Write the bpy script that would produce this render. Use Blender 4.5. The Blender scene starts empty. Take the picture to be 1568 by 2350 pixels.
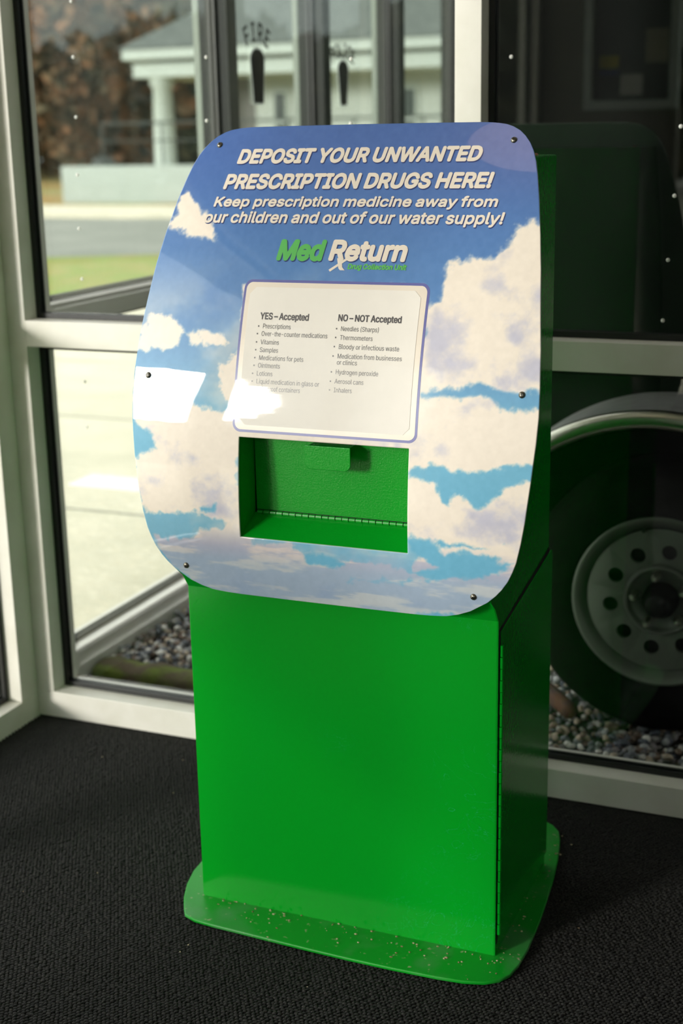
import bpy, math, random
import numpy as np
from mathutils import Vector, Matrix
from mathutils.geometry import delaunay_2d_cdt
random.seed(7); rng = np.random.default_rng(11)
scene = bpy.context.scene
COL = scene.collection

# ---------------------------------------------------------------- camera
CAM_H = 1.335
cam_data = bpy.data.cameras.new('camera')
cam = bpy.data.objects.new('camera', cam_data); COL.objects.link(cam)
scene.camera = cam
FPX, PITCH, ROLL, YAW = 3198.3, math.radians(15.204), math.radians(1.1486), math.radians(-22.808)
cam_data.sensor_fit = 'VERTICAL'; cam_data.sensor_height = 36.0
cam_data.lens = FPX / 2350 * 36.0
cam_data.clip_start = 0.05; cam_data.clip_end = 300
fw = Vector((math.sin(YAW) * math.cos(PITCH), math.cos(YAW) * math.cos(PITCH), -math.sin(PITCH)))
rt = Vector((math.cos(YAW), -math.sin(YAW), 0)); dn = fw.cross(rt)
cx_ = math.cos(ROLL) * rt + math.sin(ROLL) * dn
cy_ = -math.sin(ROLL) * rt + math.cos(ROLL) * dn
cam.matrix_world = Matrix(((cx_.x, -cy_.x, -fw.x, 0), (cx_.y, -cy_.y, -fw.y, 0), (cx_.z, -cy_.z, -fw.z, CAM_H), (0, 0, 0, 1)))
cam_data.dof.use_dof = True
cam_data.dof.focus_distance = 2.12
cam_data.dof.aperture_fstop = 3.6

# ---------------------------------------------------------------- world and light
world = bpy.data.worlds.new('overcast sky'); scene.world = world
world.use_nodes = True
wn = world.node_tree; wn.nodes.clear()
wo = wn.nodes.new('ShaderNodeOutputWorld'); wb = wn.nodes.new('ShaderNodeBackground')
wt = wn.nodes.new('ShaderNodeTexCoord'); ws = wn.nodes.new('ShaderNodeSeparateXYZ'); wr = wn.nodes.new('ShaderNodeValToRGB')
wr.color_ramp.elements[0].position = 0.0; wr.color_ramp.elements[0].color = (0.80, 0.85, 0.86, 1)
wr.color_ramp.elements[1].position = 0.6; wr.color_ramp.elements[1].color = (1.0, 0.985, 0.97, 1)
wn.links.new(wt.outputs['Generated'], ws.inputs[0]); wn.links.new(ws.outputs['Z'], wr.inputs[0])
wn.links.new(wr.outputs[0], wb.inputs['Color']); wb.inputs['Strength'].default_value = 2.1
wn.links.new(wb.outputs[0], wo.inputs[0])
sun_d = bpy.data.lights.new('veiled_sun', 'SUN'); sun_d.energy = 3.9; sun_d.angle = math.radians(11); sun_d.color = (1.0, 0.94, 0.88)
sun = bpy.data.objects.new('veiled_sun', sun_d); COL.objects.link(sun)
sun.rotation_euler = Vector((0.505, 0.840, -0.187)).to_track_quat('-Z', 'Y').to_euler()
scene.view_settings.view_transform = 'Standard'; scene.view_settings.look = 'None'
scene.view_settings.gamma = 1.0; scene.view_settings.use_curve_mapping = False
scene.view_settings.exposure = 0.15

# ---------------------------------------------------------------- helpers
def lin(c):
    c = c / 255.0
    return c / 12.92 if c <= 0.04045 else ((c + 0.055) / 1.055) ** 2.4
def S(r, g, b): return (lin(r), lin(g), lin(b), 1)
def nodes_of(name):
    m = bpy.data.materials.new(name); m.use_nodes = True
    return m, m.node_tree.nodes, m.node_tree.links, m.node_tree.nodes['Principled BSDF']
def mat(name, col, rough=0.5, metal=0.0, coat=0.0, spec=0.5, noise=None, bump=None, emit=None):
    """procedural material: noise=(scale, colour2, lo, hi), bump=(scale, distance)"""
    m, n, l, b = nodes_of(name)
    b.inputs['Base Color'].default_value = col; b.inputs['Roughness'].default_value = rough
    b.inputs['Metallic'].default_value = metal; b.inputs['Coat Weight'].default_value = coat
    b.inputs['Specular IOR Level'].default_value = spec
    tc = n.new('ShaderNodeTexCoord')
    if noise is None: noise = (9.0, tuple(c * 0.93 for c in col[:3]) + (1,), 0.35, 0.7)
    if noise:
        t = n.new('ShaderNodeTexNoise'); t.inputs['Scale'].default_value = noise[0]; t.inputs['Detail'].default_value = 6
        l.new(tc.outputs['Object'], t.inputs['Vector'])
        r = n.new('ShaderNodeValToRGB'); r.color_ramp.elements[0].position = noise[2]; r.color_ramp.elements[1].position = noise[3]
        r.color_ramp.elements[0].color = col; r.color_ramp.elements[1].color = noise[1]
        l.new(t.outputs['Fac'], r.inputs[0]); l.new(r.outputs[0], b.inputs['Base Color'])
    if bump:
        t2 = n.new('ShaderNodeTexNoise'); t2.inputs['Scale'].default_value = bump[0]; t2.inputs['Detail'].default_value = 3
        l.new(tc.outputs['Object'], t2.inputs['Vector'])
        bp = n.new('ShaderNodeBump'); bp.inputs['Distance'].default_value = bump[1]; bp.inputs['Strength'].default_value = 1
        l.new(t2.outputs['Fac'], bp.inputs['Height']); l.new(bp.outputs[0], b.inputs['Normal'])
    if emit:
        b.inputs['Emission Color'].default_value = emit[0]; b.inputs['Emission Strength'].default_value = emit[1]
    return m
def mesh(name, V, F, m, parent=None, smooth=False):
    me = bpy.data.meshes.new(name)
    V = np.asarray(V, dtype=np.float32)
    if isinstance(F, np.ndarray):
        me.vertices.add(len(V)); me.vertices.foreach_set('co', V.ravel())
        k = F.shape[1]; me.loops.add(F.size); me.loops.foreach_set('vertex_index', F.astype(np.int32).ravel())
        me.polygons.add(len(F)); me.polygons.foreach_set('loop_start', np.arange(0, F.size, k, dtype=np.int32))
        me.update(calc_edges=True); me.validate()
    else:
        me.from_pydata([tuple(map(float, v)) for v in V], [], F); me.update()
    if smooth: me.polygons.foreach_set('use_smooth', np.ones(len(me.polygons), dtype=bool))
    o = bpy.data.objects.new(name, me); COL.objects.link(o)
    if m is not None: me.materials.append(m)
    if parent is not None: o.parent = parent
    return o
class MB:
    def __init__(s): s.V = []; s.F = []
    def add(s, V, F):
        k = len(s.V); s.V += [tuple(v) for v in V]; s.F += [[i + k for i in f] for f in F]; return s
    def box(s, x0, x1, y0, y1, z0, z1):
        return s.add([(x0,y0,z0),(x1,y0,z0),(x1,y1,z0),(x0,y1,z0),(x0,y0,z1),(x1,y0,z1),(x1,y1,z1),(x0,y1,z1)],
                     [[0,3,2,1],[4,5,6,7],[0,1,5,4],[1,2,6,5],[2,3,7,6],[3,0,4,7]])
    def prism(s, pts, d, axis=0):
        """extrude a closed polygon: pts are 3-D points, d a 3-D offset"""
        n = len(pts); V = [tuple(p) for p in pts] + [tuple(p[i] + d[i] for i in range(3)) for p in pts]
        F = [list(range(n)), list(range(2 * n - 1, n - 1, -1))] + [[(i + 1) % n, i, i + n, (i + 1) % n + n] for i in range(n)]
        return s.add(V, F)
    def lathe(s, prof, c, ax, seg=32, closed=False):
        """revolve prof [(r, h)] about axis ax through c"""
        ax = Vector(ax).normalized(); u = ax.orthogonal().normalized(); w = ax.cross(u); c = Vector(c)
        V = []; n = len(prof)
        for i in range(seg):
            a = 2 * math.pi * i / seg
            for r, h in prof: V.append(tuple(c + ax * h + (u * math.cos(a) + w * math.sin(a)) * r))
        F = []
        for i in range(seg):
            j = (i + 1) % seg
            for k in range(n if closed else n - 1):
                k2 = (k + 1) % n
                F.append([i * n + k, j * n + k, j * n + k2, i * n + k2])
        return s.add(V, F)
    def tube(s, pts, r, seg=10, caps=True):
        pts = [Vector(p) for p in pts]; base = len(s.V); V = []
        for i, p in enumerate(pts):
            t = (pts[min(i + 1, len(pts) - 1)] - pts[max(i - 1, 0)]).normalized()
            u = t.cross(Vector((0, 0, 1)) if abs(t.z) < .9 else Vector((1, 0, 0))).normalized(); w = t.cross(u)
            for k in range(seg):
                a = 2 * math.pi * k / seg; V.append(tuple(p + (u * math.cos(a) + w * math.sin(a)) * r))
        F = [[i * seg + k, i * seg + (k + 1) % seg, (i + 1) * seg + (k + 1) % seg, (i + 1) * seg + k] for i in range(len(pts) - 1) for k in range(seg)]
        if caps: F += [list(range(seg))[::-1], [(len(pts) - 1) * seg + k for k in range(seg)]]
        return s.add(V, F)
    def ball(s, c, r, seg=12, rings=8, sc=(1, 1, 1)):
        V = []
        for i in range(rings + 1):
            a = math.pi * i / rings
            for k in range(seg):
                b = 2 * math.pi * k / seg
                V.append((c[0] + r * sc[0] * math.sin(a) * math.cos(b), c[1] + r * sc[1] * math.sin(a) * math.sin(b), c[2] + r * sc[2] * math.cos(a)))
        F = [[i * seg + k, (i + 1) * seg + k, (i + 1) * seg + (k + 1) % seg, i * seg + (k + 1) % seg] for i in range(rings) for k in range(seg)]
        return s.add(V, F)
    def build(s, name, m, parent=None, bevel=0, seg=2, smooth=False, at=None):
        o = mesh(name, s.V, s.F, m, parent, smooth)
        if bevel:
            b = o.modifiers.new('bevel', 'BEVEL'); b.width = bevel; b.segments = seg; b.limit_method = 'ANGLE'; b.angle_limit = math.radians(35)
            o.data.polygons.foreach_set('use_smooth', np.ones(len(o.data.polygons), dtype=bool))
            w = o.modifiers.new('wn', 'WEIGHTED_NORMAL'); w.keep_sharp = True
        return o
def empty(name, loc=(0, 0, 0)):
    o = bpy.data.objects.new(name, None); COL.objects.link(o); o.location = loc; o.empty_display_size = .1; return o
def tag(o, label, cat, group=None, kind=None):
    o['label'] = label; o['category'] = cat
    if group: o['group'] = group
    if kind: o['kind'] = kind
    return o
def struct(o, label=None):
    o['kind'] = 'structure'
    if label: o['label'] = label; 
    return o
def smoothstep(a, b, x):
    t = np.clip((x - a) / (b - a), 0, 1); return t * t * (3 - 2 * t)
def vnoise(x, y, seed):
    r = np.random.default_rng(seed); g = r.random((257, 257))
    xi = np.floor(x).astype(int); yi = np.floor(y).astype(int); fx = x - xi; fy = y - yi
    fx = fx * fx * (3 - 2 * fx); fy = fy * fy * (3 - 2 * fy)
    a = g[xi % 256, yi % 256]; b = g[(xi + 1) % 256, yi % 256]; c = g[xi % 256, (yi + 1) % 256]; d = g[(xi + 1) % 256, (yi + 1) % 256]
    return (a * (1 - fx) + b * fx) * (1 - fy) + (c * (1 - fx) + d * fx) * fy
def fbm(x, y, seed, oct=5):
    v = 0; amp = .5; t = 0
    for i in range(oct):
        v = v + amp * vnoise(x * 2 ** i + 17 * i, y * 2 ** i + 31 * i, seed + i); t += amp; amp *= .55
    return v / t

# ---------------------------------------------------------------- materials
M_frame = mat('white painted aluminium', S(230, 226, 217), .38, noise=(14, S(220, 216, 204), .4, .75))
M_gasket = mat('black rubber gasket', S(16, 18, 17), .45)
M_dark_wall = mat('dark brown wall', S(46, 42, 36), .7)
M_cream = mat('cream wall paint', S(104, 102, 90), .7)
M_ceiling = mat('ceiling paint', S(205, 200, 188), .8)
M_black = mat('satin black', S(10, 11, 11), .35)
M_conc = mat('pale concrete', S(228, 220, 196), .85, noise=(3, S(212, 206, 182), .35, .7), bump=(60, .002))
M_asph = mat('worn asphalt', S(150, 152, 142), .9, noise=(.6, S(128, 132, 122), .35, .7))
M_grass = mat('lawn', S(130, 152, 62), .9, noise=(2.2, S(158, 150, 80), .4, .65), bump=(40, .02))
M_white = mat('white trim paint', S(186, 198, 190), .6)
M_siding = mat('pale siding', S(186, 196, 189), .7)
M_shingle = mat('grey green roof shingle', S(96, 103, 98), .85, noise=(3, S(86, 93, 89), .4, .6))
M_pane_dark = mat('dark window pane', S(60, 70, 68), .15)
M_grey_wall = mat('dark grey porch door', S(110, 110, 106), .7)  # the porch door's own dark grey

def glass_mat(name, tint, rough=0.0):
    m, n, l, b = nodes_of(name); n.remove(b)
    out = n['Material Output']; tr = n.new('ShaderNodeBsdfTransparent'); tr.inputs[0].default_value = tint
    gl = n.new('ShaderNodeBsdfGlossy'); gl.inputs['Roughness'].default_value = rough; gl.inputs['Color'].default_value = (.92, .97, .94, 1)
    fr = n.new('ShaderNodeFresnel'); fr.inputs['IOR'].default_value = 1.55
    ge = n.new('ShaderNodeNewGeometry'); ir = n.new('ShaderNodeMapRange')   # same index on entry and exit of the thin pane
    ir.inputs['To Min'].default_value = 1.52; ir.inputs['To Max'].default_value = 1 / 1.52
    l.new(ge.outputs['Backfacing'], ir.inputs['Value']); l.new(ir.outputs[0], fr.inputs['IOR'])
    tc = n.new('ShaderNodeTexCoord'); no = n.new('ShaderNodeTexNoise'); no.inputs['Scale'].default_value = 3; no.inputs['Detail'].default_value = 4
    mm = n.new('ShaderNodeMath'); mm.operation = 'MULTIPLY'; mm.inputs[1].default_value = 1.0
    rp = n.new('ShaderNodeMapRange'); rp.inputs['To Min'].default_value = .96; rp.inputs['To Max'].default_value = 1.04
    l.new(tc.outputs['Object'], no.inputs['Vector']); l.new(no.outputs['Fac'], rp.inputs['Value'])
    l.new(fr.outputs[0], mm.inputs[0]); l.new(rp.outputs[0], mm.inputs[1])
    mx = n.new('ShaderNodeMixShader'); l.new(mm.outputs[0], mx.inputs[0]); l.new(tr.outputs[0], mx.inputs[1]); l.new(gl.outputs[0], mx.inputs[2])
    l.new(mx.outputs[0], out.inputs['Surface']); return m
M_glass = glass_mat('greenish window glass', (.925, .942, .932, 1))

# ---------------------------------------------------------------- the vestibule shell
YW = 2.585          # inner face of the back glazing
GY = 2.64           # its glass
XL = -1.885         # inner face of the left glazing
XR = 1.35; YB = -1.9; ZC = 2.62
def sbox(name, *b, m=None, bevel=.0015):
    return struct(MB().box(*b).build(name, m or M_frame, bevel=bevel))
M_slab = mat('carpet base', S(26, 26, 25), .95, noise=(260, S(48, 47, 43), .5, .85), bump=(260, .003))
sbox('floor', XL - .1, XR + .1, YB - .1, YW + .105, -.12, -.004, m=M_slab, bevel=0)
sbox('ceiling', XL - .45, XR + .1, YB - .1, YW + .6, ZC, ZC + .15, m=M_ceiling, bevel=0)
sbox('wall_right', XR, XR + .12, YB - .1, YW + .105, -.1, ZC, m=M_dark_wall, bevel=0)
# wall behind the viewer: solid left part with a notice window, a door, solid right part
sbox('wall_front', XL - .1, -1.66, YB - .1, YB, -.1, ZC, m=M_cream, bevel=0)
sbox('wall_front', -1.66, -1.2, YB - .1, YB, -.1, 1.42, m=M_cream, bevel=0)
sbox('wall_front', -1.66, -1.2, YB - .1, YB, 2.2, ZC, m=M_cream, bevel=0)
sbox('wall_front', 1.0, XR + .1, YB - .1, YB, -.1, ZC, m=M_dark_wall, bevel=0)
sbox('wall_front', -.1, 1.0, YB - .1, YB, -.1, .1, m=M_frame, bevel=0)
w = struct(empty('window_10', (.45, YB - .05, .1)), 'wide glazing beside the door, behind the viewer'); mb = MB()
for a_ in (-.55, -.03, .49): mb.box(a_, a_ + .06, -.045, .045, 0, 2.02)
mb.build('window_frame', M_frame, w); MB().box(-.49, .49, -.003, .003, .01, 2.0).build('pane', M_glass, w)
sbox('wall_front', -1.1, -.1, YB - .1, YB, 2.12, ZC, m=M_cream, bevel=0)
w = struct(empty('window_9', (-1.43, YB, 1.42)), 'interior window with a white frame holding notices, behind the viewer')
mb = MB(); mb.box(-.23, -.19, -.06, .02, 0, .78); mb.box(.19, .23, -.06, .02, 0, .78); mb.box(-.19, .19, -.06, .02, 0, .045); mb.box(-.19, .19, -.06, .02, .735, .78)
mb.build('window_frame', M_white, w, bevel=.002)
MB().box(-.19, .19, -.055, -.05, .045, .735).build('pane', M_pane_dark, w)
def flat_sheet(name, x0, x1, z0, z1, m, label, y=YB - .047):
    o = MB().box(-(x1 - x0) / 2, (x1 - x0) / 2, 0, .0006, 0, z1 - z0).build(name, m); o.location = ((x0 + x1) / 2, y, z0)
    return tag(o, label, 'notice', 'notices in the interior window')
flat_sheet('notice', -1.60, -1.50, 1.62, 1.68, mat('yellow card', S(190, 180, 40), .6), 'small yellow and blue notice taped low in the interior window behind the viewer')
flat_sheet('notice', -1.60, -1.50, 1.585, 1.615, mat('blue card', S(30, 60, 120), .6), 'narrow dark blue notice strip under the yellow notice behind the viewer')
flat_sheet('notice', -1.49, -1.38, 1.49, 1.59, mat('white paper', S(200, 200, 190), .7), 'blank looking white notice sheet at the bottom of the interior window')
flat_sheet('notice', -1.37, -1.26, 1.64, 1.80, mat('buff paper', S(150, 148, 125), .7), 'tall buff notice sheet at the right side of the interior window')
d = struct(empty('door_1', (-.6, YB, 0)), 'grey door with a black lever handle behind the viewer')
MB().box(-.46, .46, -.045, 0, .005, 2.04).build('door_leaf', mat('grey green door paint', S(120, 128, 118), .55), d, bevel=.002)
mb = MB(); mb.box(-.5, -.46, -.1, .015, 0, 2.12); mb.box(.46, .5, -.1, .015, 0, 2.12); mb.box(-.46, .46, -.1, .015, 2.04, 2.12)
mb.build('door_frame', M_white, d, bevel=.002)
mb = MB(); mb.box(-.42, -.36, 0, .012, .95, 1.2); mb.tube([(-.39, .01, 1.08), (-.39, .055, 1.08), (-.27, .055, 1.08)], .011, 8)
mb.build('door_handle', M_black, d)

# back glazing: sill, middle rails, head, posts
SILL = .064; R0, R1 = .890, .948; ZH = 2.45
sbox('trim_1', XL - .1, XR, YW, YW + .105, 0, SILL)
sbox('trim_2', XL, XR, YW, YW + .105, ZH, ZC)
POST = [(XL - .1, -1.840), (-.842, -.790), (.208, .260), (XR - .05, XR)]
for i, (a, b) in enumerate(POST): sbox('trim_%d' % (3 + i), a, b, YW + (.0007), YW + .1043, SILL, ZH)
BAY = [(-1.840, -.842), (-.790, .208), (.260, XR - .05)]
for i, (a, b) in enumerate(BAY): sbox('trim_%d' % (8 + i), a, b, YW, YW + .105, R0, R1)
def back_window(n, a, b, z0, z1, label):
    w = struct(empty('window_%d' % n, ((a + b) / 2, GY, z0)), label); hx = (b - a) / 2; h = z1 - z0
    MB().box(-hx + .004, hx - .004, 0, .006, .004, h - .004).build('pane', M_glass, w)
    for nm, y0, y1 in (('gasket', -.009, -.0005), ('gasket', .0065, .014)):
        g = MB(); t = .012
        g.box(-hx, -hx + t, y0, y1, 0, h); g.box(hx - t, hx, y0, y1, 0, h); g.box(-hx + t, hx - t, y0, y1, 0, t); g.box(-hx + t, hx - t, y0, y1, h - t, h)
        g.build(nm, M_gasket, w, bevel=.001)
    return w
back_window(1, *BAY[0], SILL, R0, 'lower left pane of the back glazing')
back_window(2, *BAY[0], R1, ZH, 'upper left pane of the back glazing')
back_window(3, *BAY[1], SILL, R0, 'lower right pane of the back glazing in front of the wheel')
back_window(4, *BAY[1], R1, ZH, 'upper right pane of the back glazing')
back_window(5, *BAY[2], SILL, R0, 'far right lower pane'); back_window(6, *BAY[2], R1, ZH, 'far right upper pane')

# left glazing of the vestibule and, beyond the corner, the glazed wall that runs on along the gravel yard
def side_wall(y0, y1, posts, xa, xb, n0, w0, sill0, pm=None):
    k = n0
    sbox('trim_%d' % k, xa, xb, y0, y1, -.05, sill0); k += 1
    sbox('trim_%d' % k, xa, xb, y0, y1, ZH, ZC); k += 1
    for p0, p1 in posts: sbox('trim_%d' % k, xa + .0007, xb - .0007, p0, p1, sill0, ZH, m=pm if p0 > 3 else None); k += 1
    gx = (xa + xb) / 2
    wn_ = w0
    for (a, b), (c, d_) in zip(posts[:-1], posts[1:]):
        lo, hi = b, c
        sbox('trim_%d' % k, xa, xb, lo, hi, R0, R1); k += 1
        for z0, z1 in ((sill0, R0), (R1, ZH)):
            w = struct(empty('window_%d' % wn_, (gx, (lo + hi) / 2, z0))); hy = (hi - lo) / 2; h = z1 - z0; wn_ += 1
            MB().box(-.003, .003, -hy + .004, hy - .004, .004, h - .004).build('pane', M_glass, w)
            for x0, x1 in ((-.012, -.0035), (.0035, .012)):
                g = MB(); t = .012
                g.box(x0, x1, -hy, -hy + t, 0, h); g.box(x0, x1, hy - t, hy, 0, h); g.box(x0, x1, -hy + t, hy - t, 0, t); g.box(x0, x1, -hy + t, hy - t, h - t, h)
                g.build('gasket', M_gasket, w, bevel=.001)
    return k, wn_
k, wn_ = side_wall(YB, YW, [(YB, YB + .06), (-.72, -.66), (.25, .31), (1.45, 1.51), (2.52, YW)], XL - .1, XL, 20, 20, .055)
M_dimmed_frame = mat('shade toned frame strip', S(128, 138, 126), .5)  # pale frame toned darker so the strips look less lit
M_shade_post = mat('shade darkened post', S(24, 30, 25), .5, spec=.25)  # shade on the near post faces is put into this dark colour
k, wn_ = side_wall(YW + .105, 6.16, [(YW + .105, 2.75), (3.86, 3.92), (4.575, 4.635), (5.32, 5.38), (6.10, 6.16)], -2.05, -1.955, 50, 40, .055, pm=M_shade_post)
for i, y_ in enumerate((3.86, 4.575, 5.32)): sbox('trim_%d' % (90 + i), -2.072, -2.0505, y_ + .002, y_ + .058, .055, ZH, m=M_dimmed_frame)

# ---------------------------------------------------------------- carpet
M_carpet = mat('black woven carpet', S(30, 30, 29), .9, noise=(260, S(66, 64, 58), .5, .85), bump=(900, .0012))
nx, ny = .0078, .0064
xs = np.arange(XL + .002, .62, nx); ys = np.arange(1.0, YW - .003, ny)
gx_, gy_ = np.meshgrid(xs, ys); gx_ = gx_ + (np.arange(len(ys)) % 2)[:, None] * nx / 2
px_ = gx_.ravel(); py_ = gy_.ravel(); N = len(px_)
px_ = px_ + rng.normal(0, .0005, N); py_ = py_ + rng.normal(0, .0005, N)
ring = []
for rr, zz in ((1.0, 0.0), (.93, .55), (.62, .9)):
    for kk in range(7):
        a = 2 * math.pi * kk / 7; ring.append((rr * math.cos(a), rr * math.sin(a), zz))
ring.append((0, 0, 1.0)); ring = np.array(ring)
ang = math.radians(38) + rng.normal(0, .25, N); ca, sa = np.cos(ang), np.sin(ang)
A_, B_, H_ = .0047 * rng.uniform(.85, 1.1, N), .0030 * rng.uniform(.85, 1.1, N), .0042 * rng.uniform(.75, 1.15, N)
lx = ring[None, :, 0] * A_[:, None]; ly = ring[None, :, 1] * B_[:, None]
VV = np.stack([px_[:, None] + lx * ca[:, None] - ly * sa[:, None], py_[:, None] + lx * sa[:, None] + ly * ca[:, None], -.0042 + ring[None, :, 2] * H_[:, None] + 0 * lx], -1)
VV[..., 1] = np.minimum(VV[..., 1], YW - .0002); VV[..., 0] = np.maximum(VV[..., 0], XL + .0002)
q = []
for lv in range(2):
    for kk in range(7): q.append([lv * 7 + kk, lv * 7 + (kk + 1) % 7, (lv + 1) * 7 + (kk + 1) % 7, (lv + 1) * 7 + kk])
tq = [[14 + kk, 14 + (kk + 1) % 7, 21, 21] for kk in range(7)]
F4 = np.array(q); F3 = np.array([t[:3] for t in tq])
T3 = np.concatenate([F4[:, [0, 1, 2]], F4[:, [0, 2, 3]], F3])
FF = (T3[None] + (np.arange(N) * 22)[:, None, None]).reshape(-1, 3)
pile = mesh('carpet_pile', VV.reshape(-1, 3), FF, M_carpet, None, smooth=True)
tag(pile, 'black woven loop-pile carpet covering the vestibule floor', 'carpet', kind='stuff')

# ---------------------------------------------------------------- the kiosk
XC = -.845
def yprof(z): return 1.941 + .181 * (z - .9) + .573 * (z - .9) ** 2
def dyprof(z): return .181 + 1.146 * (z - .9)
def green(name, dirty=False, bump=None, rough=.16):
    m, n, l, b = nodes_of(name)
    tc = n.new('ShaderNodeTexCoord')
    base = (0.0010, .335, .013, 1)
    b.inputs['Roughness'].default_value = rough; b.inputs['Specular IOR Level'].default_value = .5
    r = n.new('ShaderNodeValToRGB'); t = n.new('ShaderNodeTexNoise'); t.inputs['Scale'].default_value = 5
    l.new(tc.outputs['Object'], t.inputs['Vector'])
    r.color_ramp.elements[0].color = base; r.color_ramp.elements[1].color = (.0010, .32, .018, 1)
    l.new(t.outputs['Fac'], r.inputs[0]); last = r.outputs[0]
    if dirty:
        for sc, lo, hi, colr, seedz in ((7, .50, .70, (.11, .30, .13, 1), 3.0), (90, .66, .72, (.45, .40, .28, 1), 9.0), (26, .70, .78, (.03, .02, .012, 1), 5.0)):
            tn = n.new('ShaderNodeTexNoise'); tn.inputs['Scale'].default_value = sc; tn.inputs['Detail'].default_value = 5
            mp = n.new('ShaderNodeMapping'); mp.inputs['Location'].default_value = (seedz, seedz, 0); l.new(tc.outputs['Object'], mp.inputs[0]); l.new(mp.outputs[0], tn.inputs['Vector'])
            mr = n.new('ShaderNodeMapRange'); mr.inputs['From Min'].default_value = lo; mr.inputs['From Max'].default_value = hi; mr.inputs['To Max'].default_value = .75
            l.new(tn.outputs['Fac'], mr.inputs['Value'])
            mx = n.new('ShaderNodeMix'); mx.data_type = 'RGBA'; l.new(mr.outputs[0], mx.inputs[0]); l.new(last, mx.inputs[6]); mx.inputs[7].default_value = colr
            last = mx.outputs[2]
        b.inputs['Roughness'].default_value = .4
    else:
        # faint hairline scratches and scuffs in the paint
        tn = n.new('ShaderNodeTexNoise'); tn.inputs['Scale'].default_value = 16; tn.inputs['Detail'].default_value = 8; tn.inputs['Distortion'].default_value = 2.5
        l.new(tc.outputs['Object'], tn.inputs['Vector'])
        s1 = n.new('ShaderNodeMath'); s1.operation = 'SUBTRACT'; s1.inputs[1].default_value = .5; l.new(tn.outputs['Fac'], s1.inputs[0])
        s2 = n.new('ShaderNodeMath'); s2.operation = 'ABSOLUTE'; l.new(s1.outputs[0], s2.inputs[0])
        mr = n.new('ShaderNodeMapRange'); mr.inputs['From Min'].default_value = .004; mr.inputs['From Max'].default_value = 0; mr.inputs['To Max'].default_value = .3; l.new(s2.outputs[0], mr.inputs['Value'])
        t3 = n.new('ShaderNodeTexNoise'); t3.inputs['Scale'].default_value = 4.2; mp = n.new('ShaderNodeMapping'); mp.inputs['Location'].default_value = (4.4, 1, 2); l.new(tc.outputs['Object'], mp.inputs[0]); l.new(mp.outputs[0], t3.inputs['Vector'])
        m3 = n.new('ShaderNodeMapRange'); m3.inputs['From Min'].default_value = .60; m3.inputs['From Max'].default_value = .70; l.new(t3.outputs['Fac'], m3.inputs['Value'])
        mm = n.new('ShaderNodeMath'); mm.operation = 'MULTIPLY'; l.new(mr.outputs[0], mm.inputs[0]); l.new(m3.outputs[0], mm.inputs[1])
        mx = n.new('ShaderNodeMix'); mx.data_type = 'RGBA'; l.new(mm.outputs[0], mx.inputs[0]); l.new(last, mx.inputs[6]); mx.inputs[7].default_value = (.05, .5, .35, 1); last = mx.outputs[2]
    l.new(last, b.inputs['Base Color'])
    if bump:
        t2 = n.new('ShaderNodeTexNoise'); t2.inputs['Scale'].default_value = bump[0]; l.new(tc.outputs['Object'], t2.inputs['Vector'])
        bp = n.new('ShaderNodeBump'); bp.inputs['Distance'].default_value = bump[1]; l.new(t2.outputs['Fac'], bp.inputs['Height']); l.new(bp.outputs[0], b.inputs['Normal'])
    return m
M_green = green('green powder coat', bump=(140, .00012))
M_green_dirty = green('soiled green powder coat', True)
M_green_in = green('green coat inside the slot', bump=(330, .00035), rough=.24)
M_steel = mat('steel screw', S(150, 145, 132), .3, 1.0)
M_seam = mat('dark seam', S(2, 12, 4), .6)

kiosk = empty('drug_collection_kiosk', (XC, 2.1, 0))
tag(kiosk, 'tall bright green drug deposit kiosk with a curved sky-print sign, standing on the black carpet', 'kiosk')
KO = Vector((XC, 2.1, 0))
def kb(mb): mb.V = [(v[0] - XC, v[1] - 2.1, v[2]) for v in mb.V]; return mb
# base plate
bp_pts = [(-1.133,1.931),(-1.120,1.911),(-1.096,1.901),(-1.060,1.8975),(-.962,1.893),(-.87,1.889),(-.797,1.887),(-.72,1.8868),(-.644,1.889),(-.600,1.893),(-.567,1.902),(-.545,1.917),(-.533,1.938),(-.527,1.97),(-.525,2.02),(-.529,2.116),(-.535,2.19),(-.541,2.253),(-.551,2.33),(-.561,2.384),(-.567,2.41),(-.576,2.437),(-.593,2.458),(-.614,2.471),(-.66,2.476),(-1.03,2.476),(-1.08,2.465),(-1.11,2.43),(-1.135,2.36),(-1.160,2.26),(-1.175,2.17),(-1.181,2.10),(-1.178,2.05),(-1.167,2.005),(-1.150,1.962)]
kb(MB().prism([(x, y, .0005) for x, y in bp_pts], (0, 0, .0065))).build('base_plate', M_green_dirty, kiosk, bevel=.002, seg=2)
# body shell: side panels, front, back, top; the head follows the curve of the sign
HX = .274
prof = [(1.980, .007), (1.980, .597), (1.962, .622)] + [(yprof(z) + .0065, z) for z in np.linspace(.64, 1.285, 26)] 
prof_full = prof + [(yprof(1.294) + .010, 1.294), (2.288, 1.294), (2.288, .632), (2.292, .628), (2.304, .007)]
slot_z0, slot_z1, slot_hx = .710, .873, .1435
BACKY = 1.986
for sgn, nm in ((-1, 'side_panel'), (1, 'side_panel')):
    x = XC + sgn * HX
    kb(MB().prism([(x, y, z) for y, z in prof_full], (-sgn * .004, 0, 0))).build(nm, M_green, kiosk, bevel=.0008)
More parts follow.
